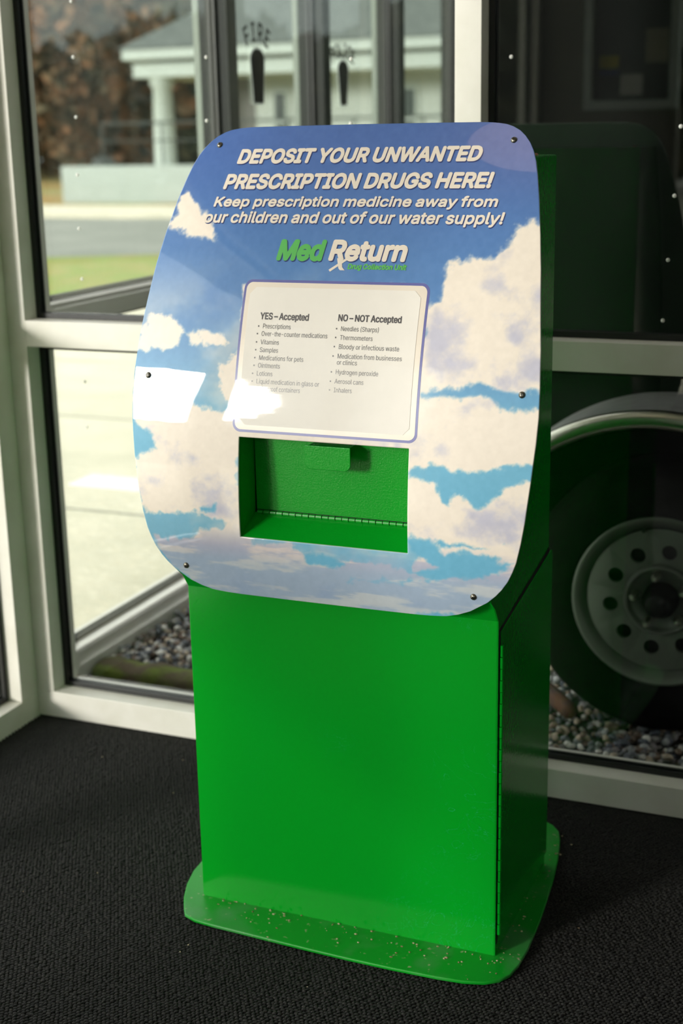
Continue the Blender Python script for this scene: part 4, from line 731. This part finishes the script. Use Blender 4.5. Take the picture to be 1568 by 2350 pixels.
# ---------------------------------------------------------------- gravel yard
M_gravel = mat('mixed gravel', S(120, 118, 120), .75, noise=(23, S(168, 158, 146), .38, .6))
def ico():
    p = (1 + 5 ** .5) / 2
    V = [(-1,p,0),(1,p,0),(-1,-p,0),(1,-p,0),(0,-1,p),(0,1,p),(0,-1,-p),(0,1,-p),(p,0,-1),(p,0,1),(-p,0,-1),(-p,0,1)]
    F = [(0,11,5),(0,5,1),(0,1,7),(0,7,10),(0,10,11),(1,5,9),(5,11,4),(11,10,2),(10,7,6),(7,1,8),(3,9,4),(3,4,2),(3,2,6),(3,6,8),(3,8,9),(4,9,5),(2,4,11),(6,2,10),(8,6,7),(9,8,1)]
    V = [Vector(v).normalized() for v in V]; mid = {}; F2 = []
    def md(a, b):
        k_ = (min(a, b), max(a, b))
        if k_ not in mid: V.append(((V[a] + V[b]) / 2).normalized()); mid[k_] = len(V) - 1
        return mid[k_]
    for a, b, c in F:
        x_, y_, z_ = md(a, b), md(b, c), md(c, a); F2 += [(a, x_, z_), (b, y_, x_), (c, z_, y_), (x_, y_, z_)]
    return np.array([tuple(v) for v in V]), np.array(F2)
IV, IF = ico()
def stones(name, x0, x1, y0, y1, zt, n_, rmin, rmax, label, mats):
    P_ = np.stack([rng.uniform(x0, x1, n_), rng.uniform(y0, y1, n_), zt + rng.uniform(-.022, .002, n_)], -1)
    P_ = P_[~((P_[:, 0] < -1.15) & (P_[:, 1] < 3.0) & (rng.random(n_) < .93))]; n_ = len(P_)
    r = rng.uniform(rmin, rmax, n_); sc_ = rng.uniform(.65, 1.25, (n_, 3)); sc_[:, 2] *= .75
    a = rng.uniform(0, 6.28, n_); tl = rng.normal(0, .5, n_)
    V = IV[None] * sc_[:, None] * r[:, None, None]
    # squash against a few random planes so that the pebbles look chipped
    for _ in range(3):
        nrm = rng.normal(size=(n_, 3)); nrm /= np.linalg.norm(nrm, axis=1)[:, None]
        dd = (V * nrm[:, None]).sum(-1); lim = r[:, None] * .62; V = V - nrm[:, None] * np.maximum(dd - lim, 0)[..., None]
    c_, s_ = np.cos(a)[:, None], np.sin(a)[:, None]; X_ = V[..., 0] * c_ - V[..., 1] * s_; Y_ = V[..., 0] * s_ + V[..., 1] * c_
    ct_, st_ = np.cos(tl)[:, None], np.sin(tl)[:, None]; Z_ = V[..., 2] * ct_ + X_ * st_; X2 = X_ * ct_ - V[..., 2] * st_
    V = np.stack([X2, Y_, Z_], -1) + P_[:, None]
    F = (IF[None] + (np.arange(n_) * len(IV))[:, None, None]).reshape(-1, 3)
    o = mesh(name, V.reshape(-1, 3), F, mats[0], None, smooth=False)
    tag(o, label, 'gravel', kind='stuff'); ca_ = o.data.color_attributes.new('stone', 'FLOAT_COLOR', 'POINT')
    pal = 1.75 * np.array([S(150, 150, 152)[:3], S(98, 100, 106)[:3], S(176, 160, 142)[:3], S(128, 122, 122)[:3], S(196, 192, 186)[:3], S(110, 92, 80)[:3], S(84, 88, 98)[:3]])
    cc_ = pal[rng.integers(0, len(pal), n_)] * rng.uniform(.7, 1.2, (n_, 1)); cc_ = np.repeat(cc_, len(IV), 0)
    ca_.data.foreach_set('color', np.concatenate([cc_, np.ones((len(cc_), 1))], 1).astype(np.float32).ravel()); return o
M_stone, n, l, b = nodes_of('gravel stones')
va = n.new('ShaderNodeVertexColor'); va.layer_name = 'stone'; tn = n.new('ShaderNodeTexNoise'); tn.inputs['Scale'].default_value = 150; tc = n.new('ShaderNodeTexCoord'); l.new(tc.outputs['Object'], tn.inputs['Vector'])
mx = n.new('ShaderNodeMix'); mx.data_type = 'RGBA'; mx.blend_type = 'MULTIPLY'; mx.inputs[0].default_value = .5; l.new(va.outputs[0], mx.inputs[6]); l.new(tn.outputs['Fac'], mx.inputs[7]); l.new(mx.outputs[2], b.inputs['Base Color']); b.inputs['Roughness'].default_value = .6
sbox('floor_yard', -1.955, XR + 2, YW + .105, 9.0, -.2, -.03, m=mat('dark soil', S(52, 48, 44), .95), bevel=0)
stones('gravel', -1.95, .35, 2.71, 4.9, -.012, 20000, .0065, .0135, 'mixed grey and tan pebble gravel behind the back glazing', [M_stone])
# mossy timber edging
mb = MB(); prof_t = []
L_ = np.linspace(-1.945, -1.18, 40)
mossy = mat('mossy weathered timber', S(84, 72, 50), .9, noise=(11, S(98, 112, 36), .40, .56), bump=(50, .006))
V = []; kk = 10
for i, X_ in enumerate(L_):
    wob = .006 * math.sin(i * .9) + random.uniform(-.003, .003)
    for k_ in range(kk):
        a = 2 * math.pi * k_ / kk; rr_ = .052 * (1 / max(abs(math.cos(a)), abs(math.sin(a)))) ** .7 + wob * .5
        V.append((X_, 2.955 + rr_ * math.cos(a), -.034 + wob * .4 + rr_ * .60 * math.sin(a)))
F = [[i * kk + k_, i * kk + (k_ + 1) % kk, (i + 1) * kk + (k_ + 1) % kk, (i + 1) * kk + k_] for i in range(len(L_) - 1) for k_ in range(kk)] + [list(range(kk)), [(len(L_) - 1) * kk + k_ for k_ in range(kk)][::-1]]
tag(mesh('timber_edging', V, F, mossy, None, smooth=True), 'mossy old landscape timber lying in the gravel behind the lower left pane', 'timber')
rb = MB(); rb.tube([(-1.93, 2.80, -.012), (-1.5, 2.79, -.012), (-1.2, 2.80, -.012)], .026, 10)
tag(rb.build('timber_edging', mat('bare brown timber', S(104, 88, 72), .9, noise=(30, S(74, 62, 50), .4, .6), bump=(60, .004))), 'bare brown timber strip between the mossy timber and the window sill', 'timber')

# ---------------------------------------------------------------- trailer beyond the right panes
trailer = empty('cargo_trailer', (-.494, 3.2, 0)); tag(trailer, 'black cargo trailer parked on the gravel behind the right panes, silver steel wheel', 'trailer')
TO = (-.494, 3.2, 0)
def tb(mb): mb.V = [(v[0] - TO[0], v[1] - TO[1], v[2] - TO[2]) for v in mb.V]; return mb
M_tbody = mat('black trailer skin', S(6, 7, 7), .6, spec=.08); M_alu = mat('brushed aluminium fender', S(176, 176, 176), .5, .5, noise=(20, S(160, 160, 158), .4, .7))
M_bead = mat('bright rolled aluminium', S(215, 215, 200), .28, 1.0)
M_tire = mat('tyre rubber', S(11, 10, 9), .85, spec=.12, bump=(60, .002)); M_rim = mat('silver painted steel', S(112, 118, 108), .42, .3)
body = tb(MB().box(-.965, 2.2, 3.12, 4.5, .46, 2.35)).build('body', M_tbody, trailer, bevel=.01)
tb(MB().box(-.965, 2.2, 3.10, 3.18, .40, .47)).build('frame_rail', M_tbody, trailer, bevel=.004)
WX, WY, WZ, RT = -.494, 3.0, .306, .318
wheel = empty('wheel', (0, WY - TO[1], WZ)); wheel.parent = trailer
def wmesh(mb, name, m, smooth=True):
    o = mb.build(name, m, wheel, smooth=smooth); return o
ax = (0, 1, 0)   # h runs from the outer face inwards
wmesh(MB().lathe([(.198, .004), (.204, -.006), (.225, -.014), (.262, -.020), (.292, -.014), (.309, .006), (.316, .03), (.318, .06), (.318, .14), (.305, .185), (.205, .195), (.198, .19)], (0, 0, 0), ax, 64, True), 'tyre', M_tire)
wmesh(MB().lathe([(.196, .006), (.199, .000), (.197, -.004), (.190, -.003), (.184, .006), (.178, .012), (.176, .020), (.168, .024), (.165, .040), (.166, .06), (.166, .19), (.170, .19), (.171, .04)], (0, 0, 0), ax, 64, True), 'rim', M_rim)
# disc with eight hand holes: built as a ring of sectors with round holes
def disc_with_holes():
    mb = MB(); nh = 10; Rh, rh = .114, .0172; seg = 12
    prof_d = lambda r: .030 if r > .158 else (.016 if r > .098 else .016)
    for h_ in range(nh):
        a0 = 2 * math.pi * h_ / nh + math.radians(82); half = math.pi / nh
        # angular-radial patch around each hole
        outer = []
        for k_ in range(seg + 1): outer.append((.166, a0 - half + 2 * half * k_ / seg))
        for k_ in range(1, 5): outer.append((.166 - (.166 - .084) * k_ / 5, a0 + half))
        for k_ in range(seg + 1): outer.append((.084, a0 + half - 2 * half * k_ / seg))
        for k_ in range(1, 5): outer.append((.084 + (.166 - .084) * k_ / 5, a0 - half))
        n_ = len(outer); c = Vector((Rh * math.cos(a0), Rh * math.sin(a0)))
        O = [Vector((r_ * math.cos(a_), r_ * math.sin(a_))) for r_, a_ in outer]
        I = [c + (p_ - c).normalized() * rh for p_ in O]
        V = [(p_.x, .018, p_.y) for p_ in O] + [(p_.x, .015, p_.y) for p_ in I] + [(p_.x, .024, p_.y) for p_ in I]
        F = [[i, (i + 1) % n_, n_ + (i + 1) % n_, n_ + i] for i in range(n_)] + [[n_ + i, n_ + (i + 1) % n_, 2 * n_ + (i + 1) % n_, 2 * n_ + i] for i in range(n_)]
        mb.add(V, F)
    return mb
wmesh(disc_with_holes(), 'wheel_disc', M_rim, smooth=False)
wmesh(MB().lathe([(.0845, .018), (.082, .011), (.078, .006), (.073, .009), (.070, .018), (.065, .022), (.041, .024), (.040, .05)], (0, 0, 0), ax, 48), 'wheel_centre', M_rim)
wmesh(MB().lathe([(.165, .06), (.03, .062), (0, .062)], (0, 0, 0), ax, 32), 'brake_drum', M_black, smooth=False)
wmesh(MB().lathe([(.041, .05), (.040, .010), (.032, .004), (.028, -.028), (.024, -.034), (0, -.034)], (0, 0, 0), ax, 28), 'hub_cap', mat('dark hub', S(26, 26, 25), .35, .5))
for k_ in range(5):
    a = 2 * math.pi * k_ / 5 + math.radians(100); o = MB().lathe([(0, -.014), (.005, -.013), (.0095, -.006), (.0105, .012), (.0105, .026)], (0, 0, 0), ax, 6).build('lug_nut', M_bead, wheel); o.location = (.058 * math.cos(a), 0, .058 * math.sin(a))
vs = MB().tube([(0, 0, 0), (0, -.022, .004)], .005, 8).build('valve_stem', M_black, wheel); vs.location = (-.04, .02, .160)
# fender: rolled arc, top sheet and bright bead
fa = np.radians(np.linspace(12, 168, 60)); FR = .452; FZ = WZ + .0
fv = []; 
for a in fa:
    for rr_, yy_ in ((FR + .006, 2.886), (FR + .006, 3.115), (FR, 3.115), (FR, 2.886)): fv.append((WX + rr_ * math.cos(a), yy_, FZ + rr_ * math.sin(a)))
ff = [[4 * i + k_, 4 * i + (k_ + 1) % 4, 4 * (i + 1) + (k_ + 1) % 4, 4 * (i + 1) + k_] for i in range(len(fa) - 1) for k_ in range(4)]
fend = mesh('fender', *tb(MB().add(fv, ff)).__dict__.values(), M_alu, trailer)
bd = MB().tube([(WX + (FR - .011) * math.cos(a), 2.880, FZ + (FR - .011) * math.sin(a)) for a in fa], .0205, 14); tb(bd).build('fender_bead', M_bead, trailer, smooth=True)
# skirt behind the wheel and rusty chock bar on the gravel
rb = MB(); pts = []
for a in np.linspace(0, 2 * math.pi, 33): pts.append((.045 * math.cos(a) if True else 0, .0, .0))
loop = [(-.045, 0, 0), (.045, 0, 0)]
o = MB(); V = []
def capsule(mb, p0, p1, r, seg=14):
    p0, p1 = Vector(p0), Vector(p1); t = (p1 - p0).normalized(); P_ = []; R_ = []
    for a in np.linspace(0, math.pi / 2, 6): P_.append(p0 - t * r * math.cos(a)); R_.append(max(r * math.sin(a), 1e-4))
    for a in np.linspace(math.pi / 2, 0, 6): P_.append(p1 + t * r * math.cos(a)); R_.append(max(r * math.sin(a), 1e-4))
    u = t.orthogonal().normalized(); w_ = t.cross(u); V = []
    for p_, r_ in zip(P_, R_):
        for k_ in range(seg): a = 2 * math.pi * k_ / seg; V.append(tuple(p_ + (u * math.cos(a) + w_ * math.sin(a)) * r_))
    mb.add(V, [[i * seg + k_, i * seg + (k_ + 1) % seg, (i + 1) * seg + (k_ + 1) % seg, (i + 1) * seg + k_] for i in range(len(P_) - 1) for k_ in range(seg)])
capsule(o, (-.775, 3.08, .033), (-.690, 2.99, .022), .021)
tag(o.build('rusty_bar', mat('rusty steel', S(84, 50, 34), .8, .1, noise=(40, S(66, 46, 44), .4, .65)), None, smooth=True), 'short rusty round bar lying on the gravel beside the trailer tyre', 'bar')

# ---------------------------------------------------------------- decals on the glazed wall: FIRE and POLICE
M_decal = mat('black vinyl', S(14, 12, 12), .35); M_dkred = mat('dark maroon vinyl', S(22, 10, 10), .35); M_halo = mat('white vinyl edge', S(214, 224, 214), .5)
def shield(yc, z0, z1, w_top, w_bot, m, grow=0, n_=14):
    P_ = [(-w_bot / 2 - grow, z0 - grow), (w_bot / 2 + grow, z0 - grow)]
    r = w_top / 2 + grow; zc = z1 - r * .62
    for k_ in range(n_ + 1):
        a = math.pi * k_ / n_; P_.append((r * math.cos(a) * (1 if True else 1), zc + (z1 + grow - zc) * math.sin(a)))
    return [(yc + y, z) for y, z in P_]
def decal(yc, word, z_text, z0, z1, w_top, w_bot, th, m, label):
    gx = -2.004
    e = empty('door_decal', (gx, yc, z0)); tag(e, label, 'decal', 'word and shield decals on the glazed wall')
    def put(polys, x, name, mm, thick=.0012):
        mb = MB()
        for P_ in polys: mb.prism([(x, y - yc, z - z0) for y, z in P_], (thick, 0, 0))
        return mb.build(name, mm, e)
    put([shield(yc, z0, z1, w_top, w_bot, m, .006)], .0042, 'decal_border', M_halo)
    put([shield(yc, z0, z1, w_top, w_bot, m)], .0056, 'decal_shield', m)
    n_ = len(word); R_ = .15 if n_ == 4 else .24; sp = .043 if n_ == 4 else .035
    for i, c_ in enumerate(word):
        a = ((n_ - 1) / 2 - i) * sp / R_
        gv, gf = glyph_tris(c_); k2 = th / .509; wc = GLYPHS[c_][0] / 2000; V = []; F = []
        for q_, (ox, oz) in enumerate([(0, 0), (.002, 0), (-.002, 0), (0, .0018), (0, -.0018)]):
            k_ = len(V); F += [[k + k_ for k in f] for f in gf]
            for gx2, gy2 in gv:
                lx_, lz_ = (gx2 - wc) * k2 * .85 + ox, gy2 * k2 + oz
                V.append((.006 + q_ * 2e-5, R_ * -math.sin(a) + lx_ * math.cos(a) - lz_ * math.sin(a), z_text - z0 + R_ * (math.cos(a) - 1) + lx_ * math.sin(a) + lz_ * math.cos(a)))
        mesh('lettering', V, F, M_decal, e)
decal(4.145, 'FIRE', 1.618, 1.434, 1.594, .096, .066, .055, M_dkred, 'maroon shield decal under the arched word FIRE on the far glazed wall')
decal(4.850, 'POLICE', 1.596, 1.434, 1.585, .096, .056, .049, M_decal, 'black shield decal under the arched word POLICE on the far glazed wall')

# ---------------------------------------------------------------- outdoors
sbox('floor_apron', -9.0, -2.08, -9.0, 10.4, -.25, -.05, m=M_conc, bevel=0)
sbox('floor_apron', -2.08, 4, -9.0, -2.05, -.25, -.05, m=M_conc, bevel=0)
struct(MB().add([(-90, -40, -.30), (60, -40, -.30), (60, 90, -.30), (-90, 90, -.30)], [[0, 1, 2, 3]]).build('ground', mat('far ground', S(120, 122, 104), .95)))
sbox('ground_line', -3.22, -2.09, 4.735, 4.925, -.052, -.047, m=mat('white road paint', S(250, 248, 240), .7), bevel=0)
for y_ in (1.2, 2.8, 4.41, 6.0, 7.6): sbox('ground_joint', -9.0, -2.09, y_ - .006, y_ + .006, -.052, -.0485, m=M_shingle, bevel=0)
def patch(name, pts, z, m, label=None):
    return struct(MB().prism([(x, y, z - .1) for x, y in pts], (0, 0, .1)).build(name, m))
patch('ground_grass', [(-12, 10.6), (-2.1, 10.9), (-2.1, 12), (-4, 15.4), (-9, 15.6), (-14, 13.0)], -.10, M_grass)
patch('ground_path', [(-9.02, -9), (-9.02, 10.42), (-2.1, 10.42), (-2.1, 10.9), (-12, 10.6), (-12, -9)], -.11, M_conc)
patch('ground_road', [(-40, 6), (-14, 13.02), (-9, 15.62), (-4, 15.42), (8, 15.4), (8, 24), (-9, 23.5), (-14, 23.0), (-60, 26)], -.13, M_asph)
patch('ground_curb', [(-9, 23.6), (8, 24.1), (8, 26), (-12, 26.5), (-26, 27), (-26, 24.8), (-14, 23.2)], -.08, M_conc)
patch('ground_verge', [(-60, 28), (-26, 27.2), (-12, 26.7), (8, 26.2), (8, 60), (-60, 60)], -.10, mat('autumn verge', S(150, 146, 84), .95, noise=(.5, S(168, 128, 72), .4, .65)))
# building with a hipped shingle roof, white entablature and column
bl = empty('municipal_building', (-14, 36, -.1)); tag(bl, 'white columned building with a grey green shingle roof across the road', 'building')
BO = (-14, 36, -.1)
def bb(mb): mb.V = [(v[0] - BO[0], v[1] - BO[1], v[2] - BO[2]) for v in mb.V]; return mb
bb(MB().box(-17.45, -6, 36.0, 44, -.1, 3.0)).build('wall', M_siding, bl)
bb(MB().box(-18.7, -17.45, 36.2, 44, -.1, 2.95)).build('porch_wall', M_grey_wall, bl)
bb(MB().box(-20.05, -5.5, 33.9, 44.5, 2.86, 3.22)).build('entablature', M_white, bl, bevel=.02)
bb(MB().box(-20.2, -5.3, 33.6, 44.8, 3.30, 3.58)).build('fascia', M_white, bl, bevel=.03)
bb(MB().add([(-20.3, 33.5, 3.58), (-5.2, 33.5, 3.58), (-5.2, 45, 3.58), (-20.3, 45, 3.58), (-14.4, 39.2, 7.2), (-11, 39.2, 7.2)], [[0, 1, 5, 4], [1, 2, 5], [2, 3, 4, 5], [3, 0, 4], [3, 2, 1, 0]])).build('roof', M_shingle, bl)
c_ = MB().lathe([(.36, 0), (.36, .12), (.30, .16), (.29, 1.5), (.25, 2.7), (.33, 2.78), (.33, 2.96)], (-19.4, 34.3, -.1), (0, 0, 1), 24); bb(c_).build('column', M_white, bl, smooth=True)
c_ = MB().lathe([(.36, 0), (.36, .12), (.30, .16), (.29, 1.5), (.25, 2.7), (.33, 2.78), (.33, 2.96)], (-19.4, 41.3, -.1), (0, 0, 1), 24); bb(c_).build('column', M_white, bl, smooth=True)
for x0 in (-16.95, -13.2):
    wd = bb(MB().box(x0, x0 + .5, 35.95, 35.99, .9, 2.5)).build('window', M_white, bl)
    for z0, z1 in ((.98, 1.62), (1.74, 2.42)): bb(MB().box(x0 + .1, x0 + .4, 35.92, 35.96, z0, z1)).build('pane', M_pane_dark, wd)
ramp = empty('entry_ramp', (-15, 28, -.1)); tag(ramp, 'pale concrete entry ramp wall with a metal railing below the column', 'ramp')
MB().box(-3.6, 9, 0, .25, 0, .82).build('ramp_wall', mat('pale block', S(176, 186, 180), .85), ramp)
mb = MB(); mb.tube([(-3.2, 1.2, 1.75), (8, 1.2, 1.75)], .03, 6); mb.tube([(-3.2, 1.2, 1.35), (8, 1.2, 1.35)], .02, 6)
for k_ in range(8): mb.tube([(-3.2 + k_ * 1.6, 1.2, 0), (-3.2 + k_ * 1.6, 1.2, 1.75)], .025, 6)
mb.build('railing', mat('dark railing', S(60, 66, 62), .5), ramp)
# small distant street furniture
bin_ = MB().lathe([(0, 0), (.26, 0), (.30, .75), (.31, .8), (.25, .95), (0, 1.0)], (0, 0, 0), (0, 0, 1), 20).build('litter_bin', mat('dark bin', S(58, 62, 58), .6), smooth=True); bin_.location = (-19.0, 30.5, -.1); tag(bin_, 'dark grey litter bin standing at the far lawn left of the column', 'bin')
# trees behind the road
M_bark = mat('bark', S(74, 66, 58), .9, bump=(20, .02))
leafm = [mat('brown autumn leaves', S(116, 94, 66), .9, noise=(1.2, S(78, 74, 58), .4, .6)), mat('dark green leaves', S(72, 80, 58), .9, noise=(1.1, S(98, 90, 64), .45, .65)), mat('rust leaves', S(132, 94, 62), .9, noise=(1.4, S(88, 80, 58), .4, .6))]
def tree(x, y, h, r, mi, label):
    e = empty('tree', (x, y, -.1)); tag(e, label, 'tree', 'trees behind the road')
    t = MB(); t.tube([(0, 0, 0), (.1, 0, h * .3), (-.05, .1, h * .62)], .20, 8)
    for k_ in range(5):
        a = k_ * 1.3; t.tube([(0, 0, h * (.25 + .06 * k_)), (math.cos(a) * r * .5, math.sin(a) * r * .5, h * (.5 + .06 * k_))], .07, 6)
    t.build('trunk', M_bark, e)
    nl = 9000; ph = rng.uniform(0, 6.28, nl); ct_ = rng.uniform(-1, 1, nl); rad = rng.uniform(.35, 1, nl) ** .4
    lob = 1 + .22 * np.sin(ph * 3 + ct_ * 4 + x) + .12 * np.sin(ph * 7 + ct_ * 9)
    c0 = np.stack([r * lob * rad * np.sqrt(1 - ct_ ** 2) * np.cos(ph), r * lob * rad * np.sqrt(1 - ct_ ** 2) * np.sin(ph), h * .56 + h * .46 * ct_ * rad * lob], -1)
    u = rng.normal(size=(nl, 3)); u /= np.linalg.norm(u, axis=1)[:, None]; v = np.cross(u, rng.normal(size=(nl, 3))); v /= np.linalg.norm(v, axis=1)[:, None]
    s_ = rng.uniform(.14, .36, nl)[:, None] * r / 3.2
    V = np.stack([c0 - u * s_, c0 + v * s_ * .6, c0 + u * s_, c0 - v * s_ * .6], 1).reshape(-1, 3)
    mesh('crown', V, np.arange(nl * 4).reshape(-1, 4), leafm[mi], e)
tr = [(-38, 44, 11, 3.6, 1, 'dark green tree at the far left behind the road'), (-33, 47, 13, 4.0, 0, 'tall brown tree behind the road, left of the column'),
      (-28.5, 45, 12, 3.8, 2, 'rust leaved tree behind the road, just left of the white column'), (-24.5, 48, 12, 3.8, 1, 'green tree directly behind the white column'),
      (-31, 54, 15, 4.6, 1, 'large dark tree in the rear row behind the brown tree'), (-36.5, 56, 15, 4.6, 0, 'large brown tree in the rear row at the far left'),
      (-25, 56, 15, 4.6, 0, 'large brown tree in the rear row behind the column'), (-43, 52, 14, 4.4, 2, 'rust leaved tree outermost on the left'), (-19.5, 52, 12, 3.6, 2, 'rust leaved tree behind the building roof')]
for a in tr: tree(*a)

# added sky blockers: wall beyond the trailer, hedge row behind the viewer (seen only as reflections)
st = empty('sky_block_wall', (2, 7.2, -.1)); tag(st, 'dark wall added beyond the trailer to block bright sky reflections', 'building')  # unseen wall, added to keep bright sky out of the glass
MB().box(-3.75, 6, 0, .4, 0, 4.2).build('wall', mat('dark clapboard', S(74, 82, 74), .8), st)
MB().box(-3.9, 6.2, -.3, .7, 4.2, 4.4).build('eave', M_white, st)
hp = [(-46, 22), (-40, -6), (-30, -26), (-8, -34), (18, -34)]; nl = 26000; seg_ = rng.integers(0, 4, nl); t_ = rng.random(nl)
HA = np.array(hp, float); c0 = HA[seg_] * (1 - t_[:, None]) + HA[seg_ + 1] * t_[:, None] + rng.normal(0, .7, (nl, 2))
c0 = np.concatenate([c0, (rng.random(nl) ** .8 * (4.2 + .5 * np.sin(c0[:, 0] * .9) + .4 * np.sin(c0[:, 1] * .7)))[:, None]], 1)
u = rng.normal(size=(nl, 3)); u /= np.linalg.norm(u, axis=1)[:, None]; v = np.cross(u, rng.normal(size=(nl, 3))); v /= np.linalg.norm(v, axis=1)[:, None]; s_ = rng.uniform(.25, .6, nl)[:, None]
tag(mesh('leaf_screen', np.stack([c0 - u * s_, c0 + v * s_ * .6, c0 + u * s_, c0 - v * s_ * .6], 1).reshape(-1, 3), np.arange(nl * 4).reshape(-1, 4), leafm[1]), 'long dark hedge added behind the viewer to block low sky reflections', 'leaf_screen', kind='stuff')  # unseen leaf bank, added to darken the low sky in the glass

nl = 12000; c0 = np.stack([rng.uniform(-60, -8, nl), 58 + rng.normal(0, .8, nl), rng.random(nl) * 5.5 - .1], -1)
u = rng.normal(size=(nl, 3)); u /= np.linalg.norm(u, axis=1)[:, None]; v = np.cross(u, rng.normal(size=(nl, 3))); v /= np.linalg.norm(v, axis=1)[:, None]; s_ = rng.uniform(.25, .6, nl)[:, None]
tag(mesh('shrub_border', np.stack([c0 - u * s_, c0 + v * s_ * .6, c0 + u * s_, c0 - v * s_ * .6], 1).reshape(-1, 3), np.arange(nl * 4).reshape(-1, 4), leafm[0]), 'brown woodland undergrowth behind the trees and the white building', 'undergrowth', kind='stuff')
# ceiling lamp with a warm light
lamp = empty('ceiling_light', (-.93, 1.52, ZC)); tag(lamp, 'round warm ceiling downlight above the kiosk', 'ceiling light')
MB().lathe([(.195, 0), (.20, -.012), (.188, -.016), (.182, -.004)], (0, 0, 0), (0, 0, 1), 32, True).build('trim_ring', M_white, lamp, smooth=True)
MB().lathe([(0, -.006), (.182, -.006)], (0, 0, 0), (0, 0, 1), 32).build('diffuser', mat('warm diffuser', S(255, 220, 170), .5, emit=((1.0, .66, .52, 1), 1.0)), lamp)
# daylight portals in the vestibule openings
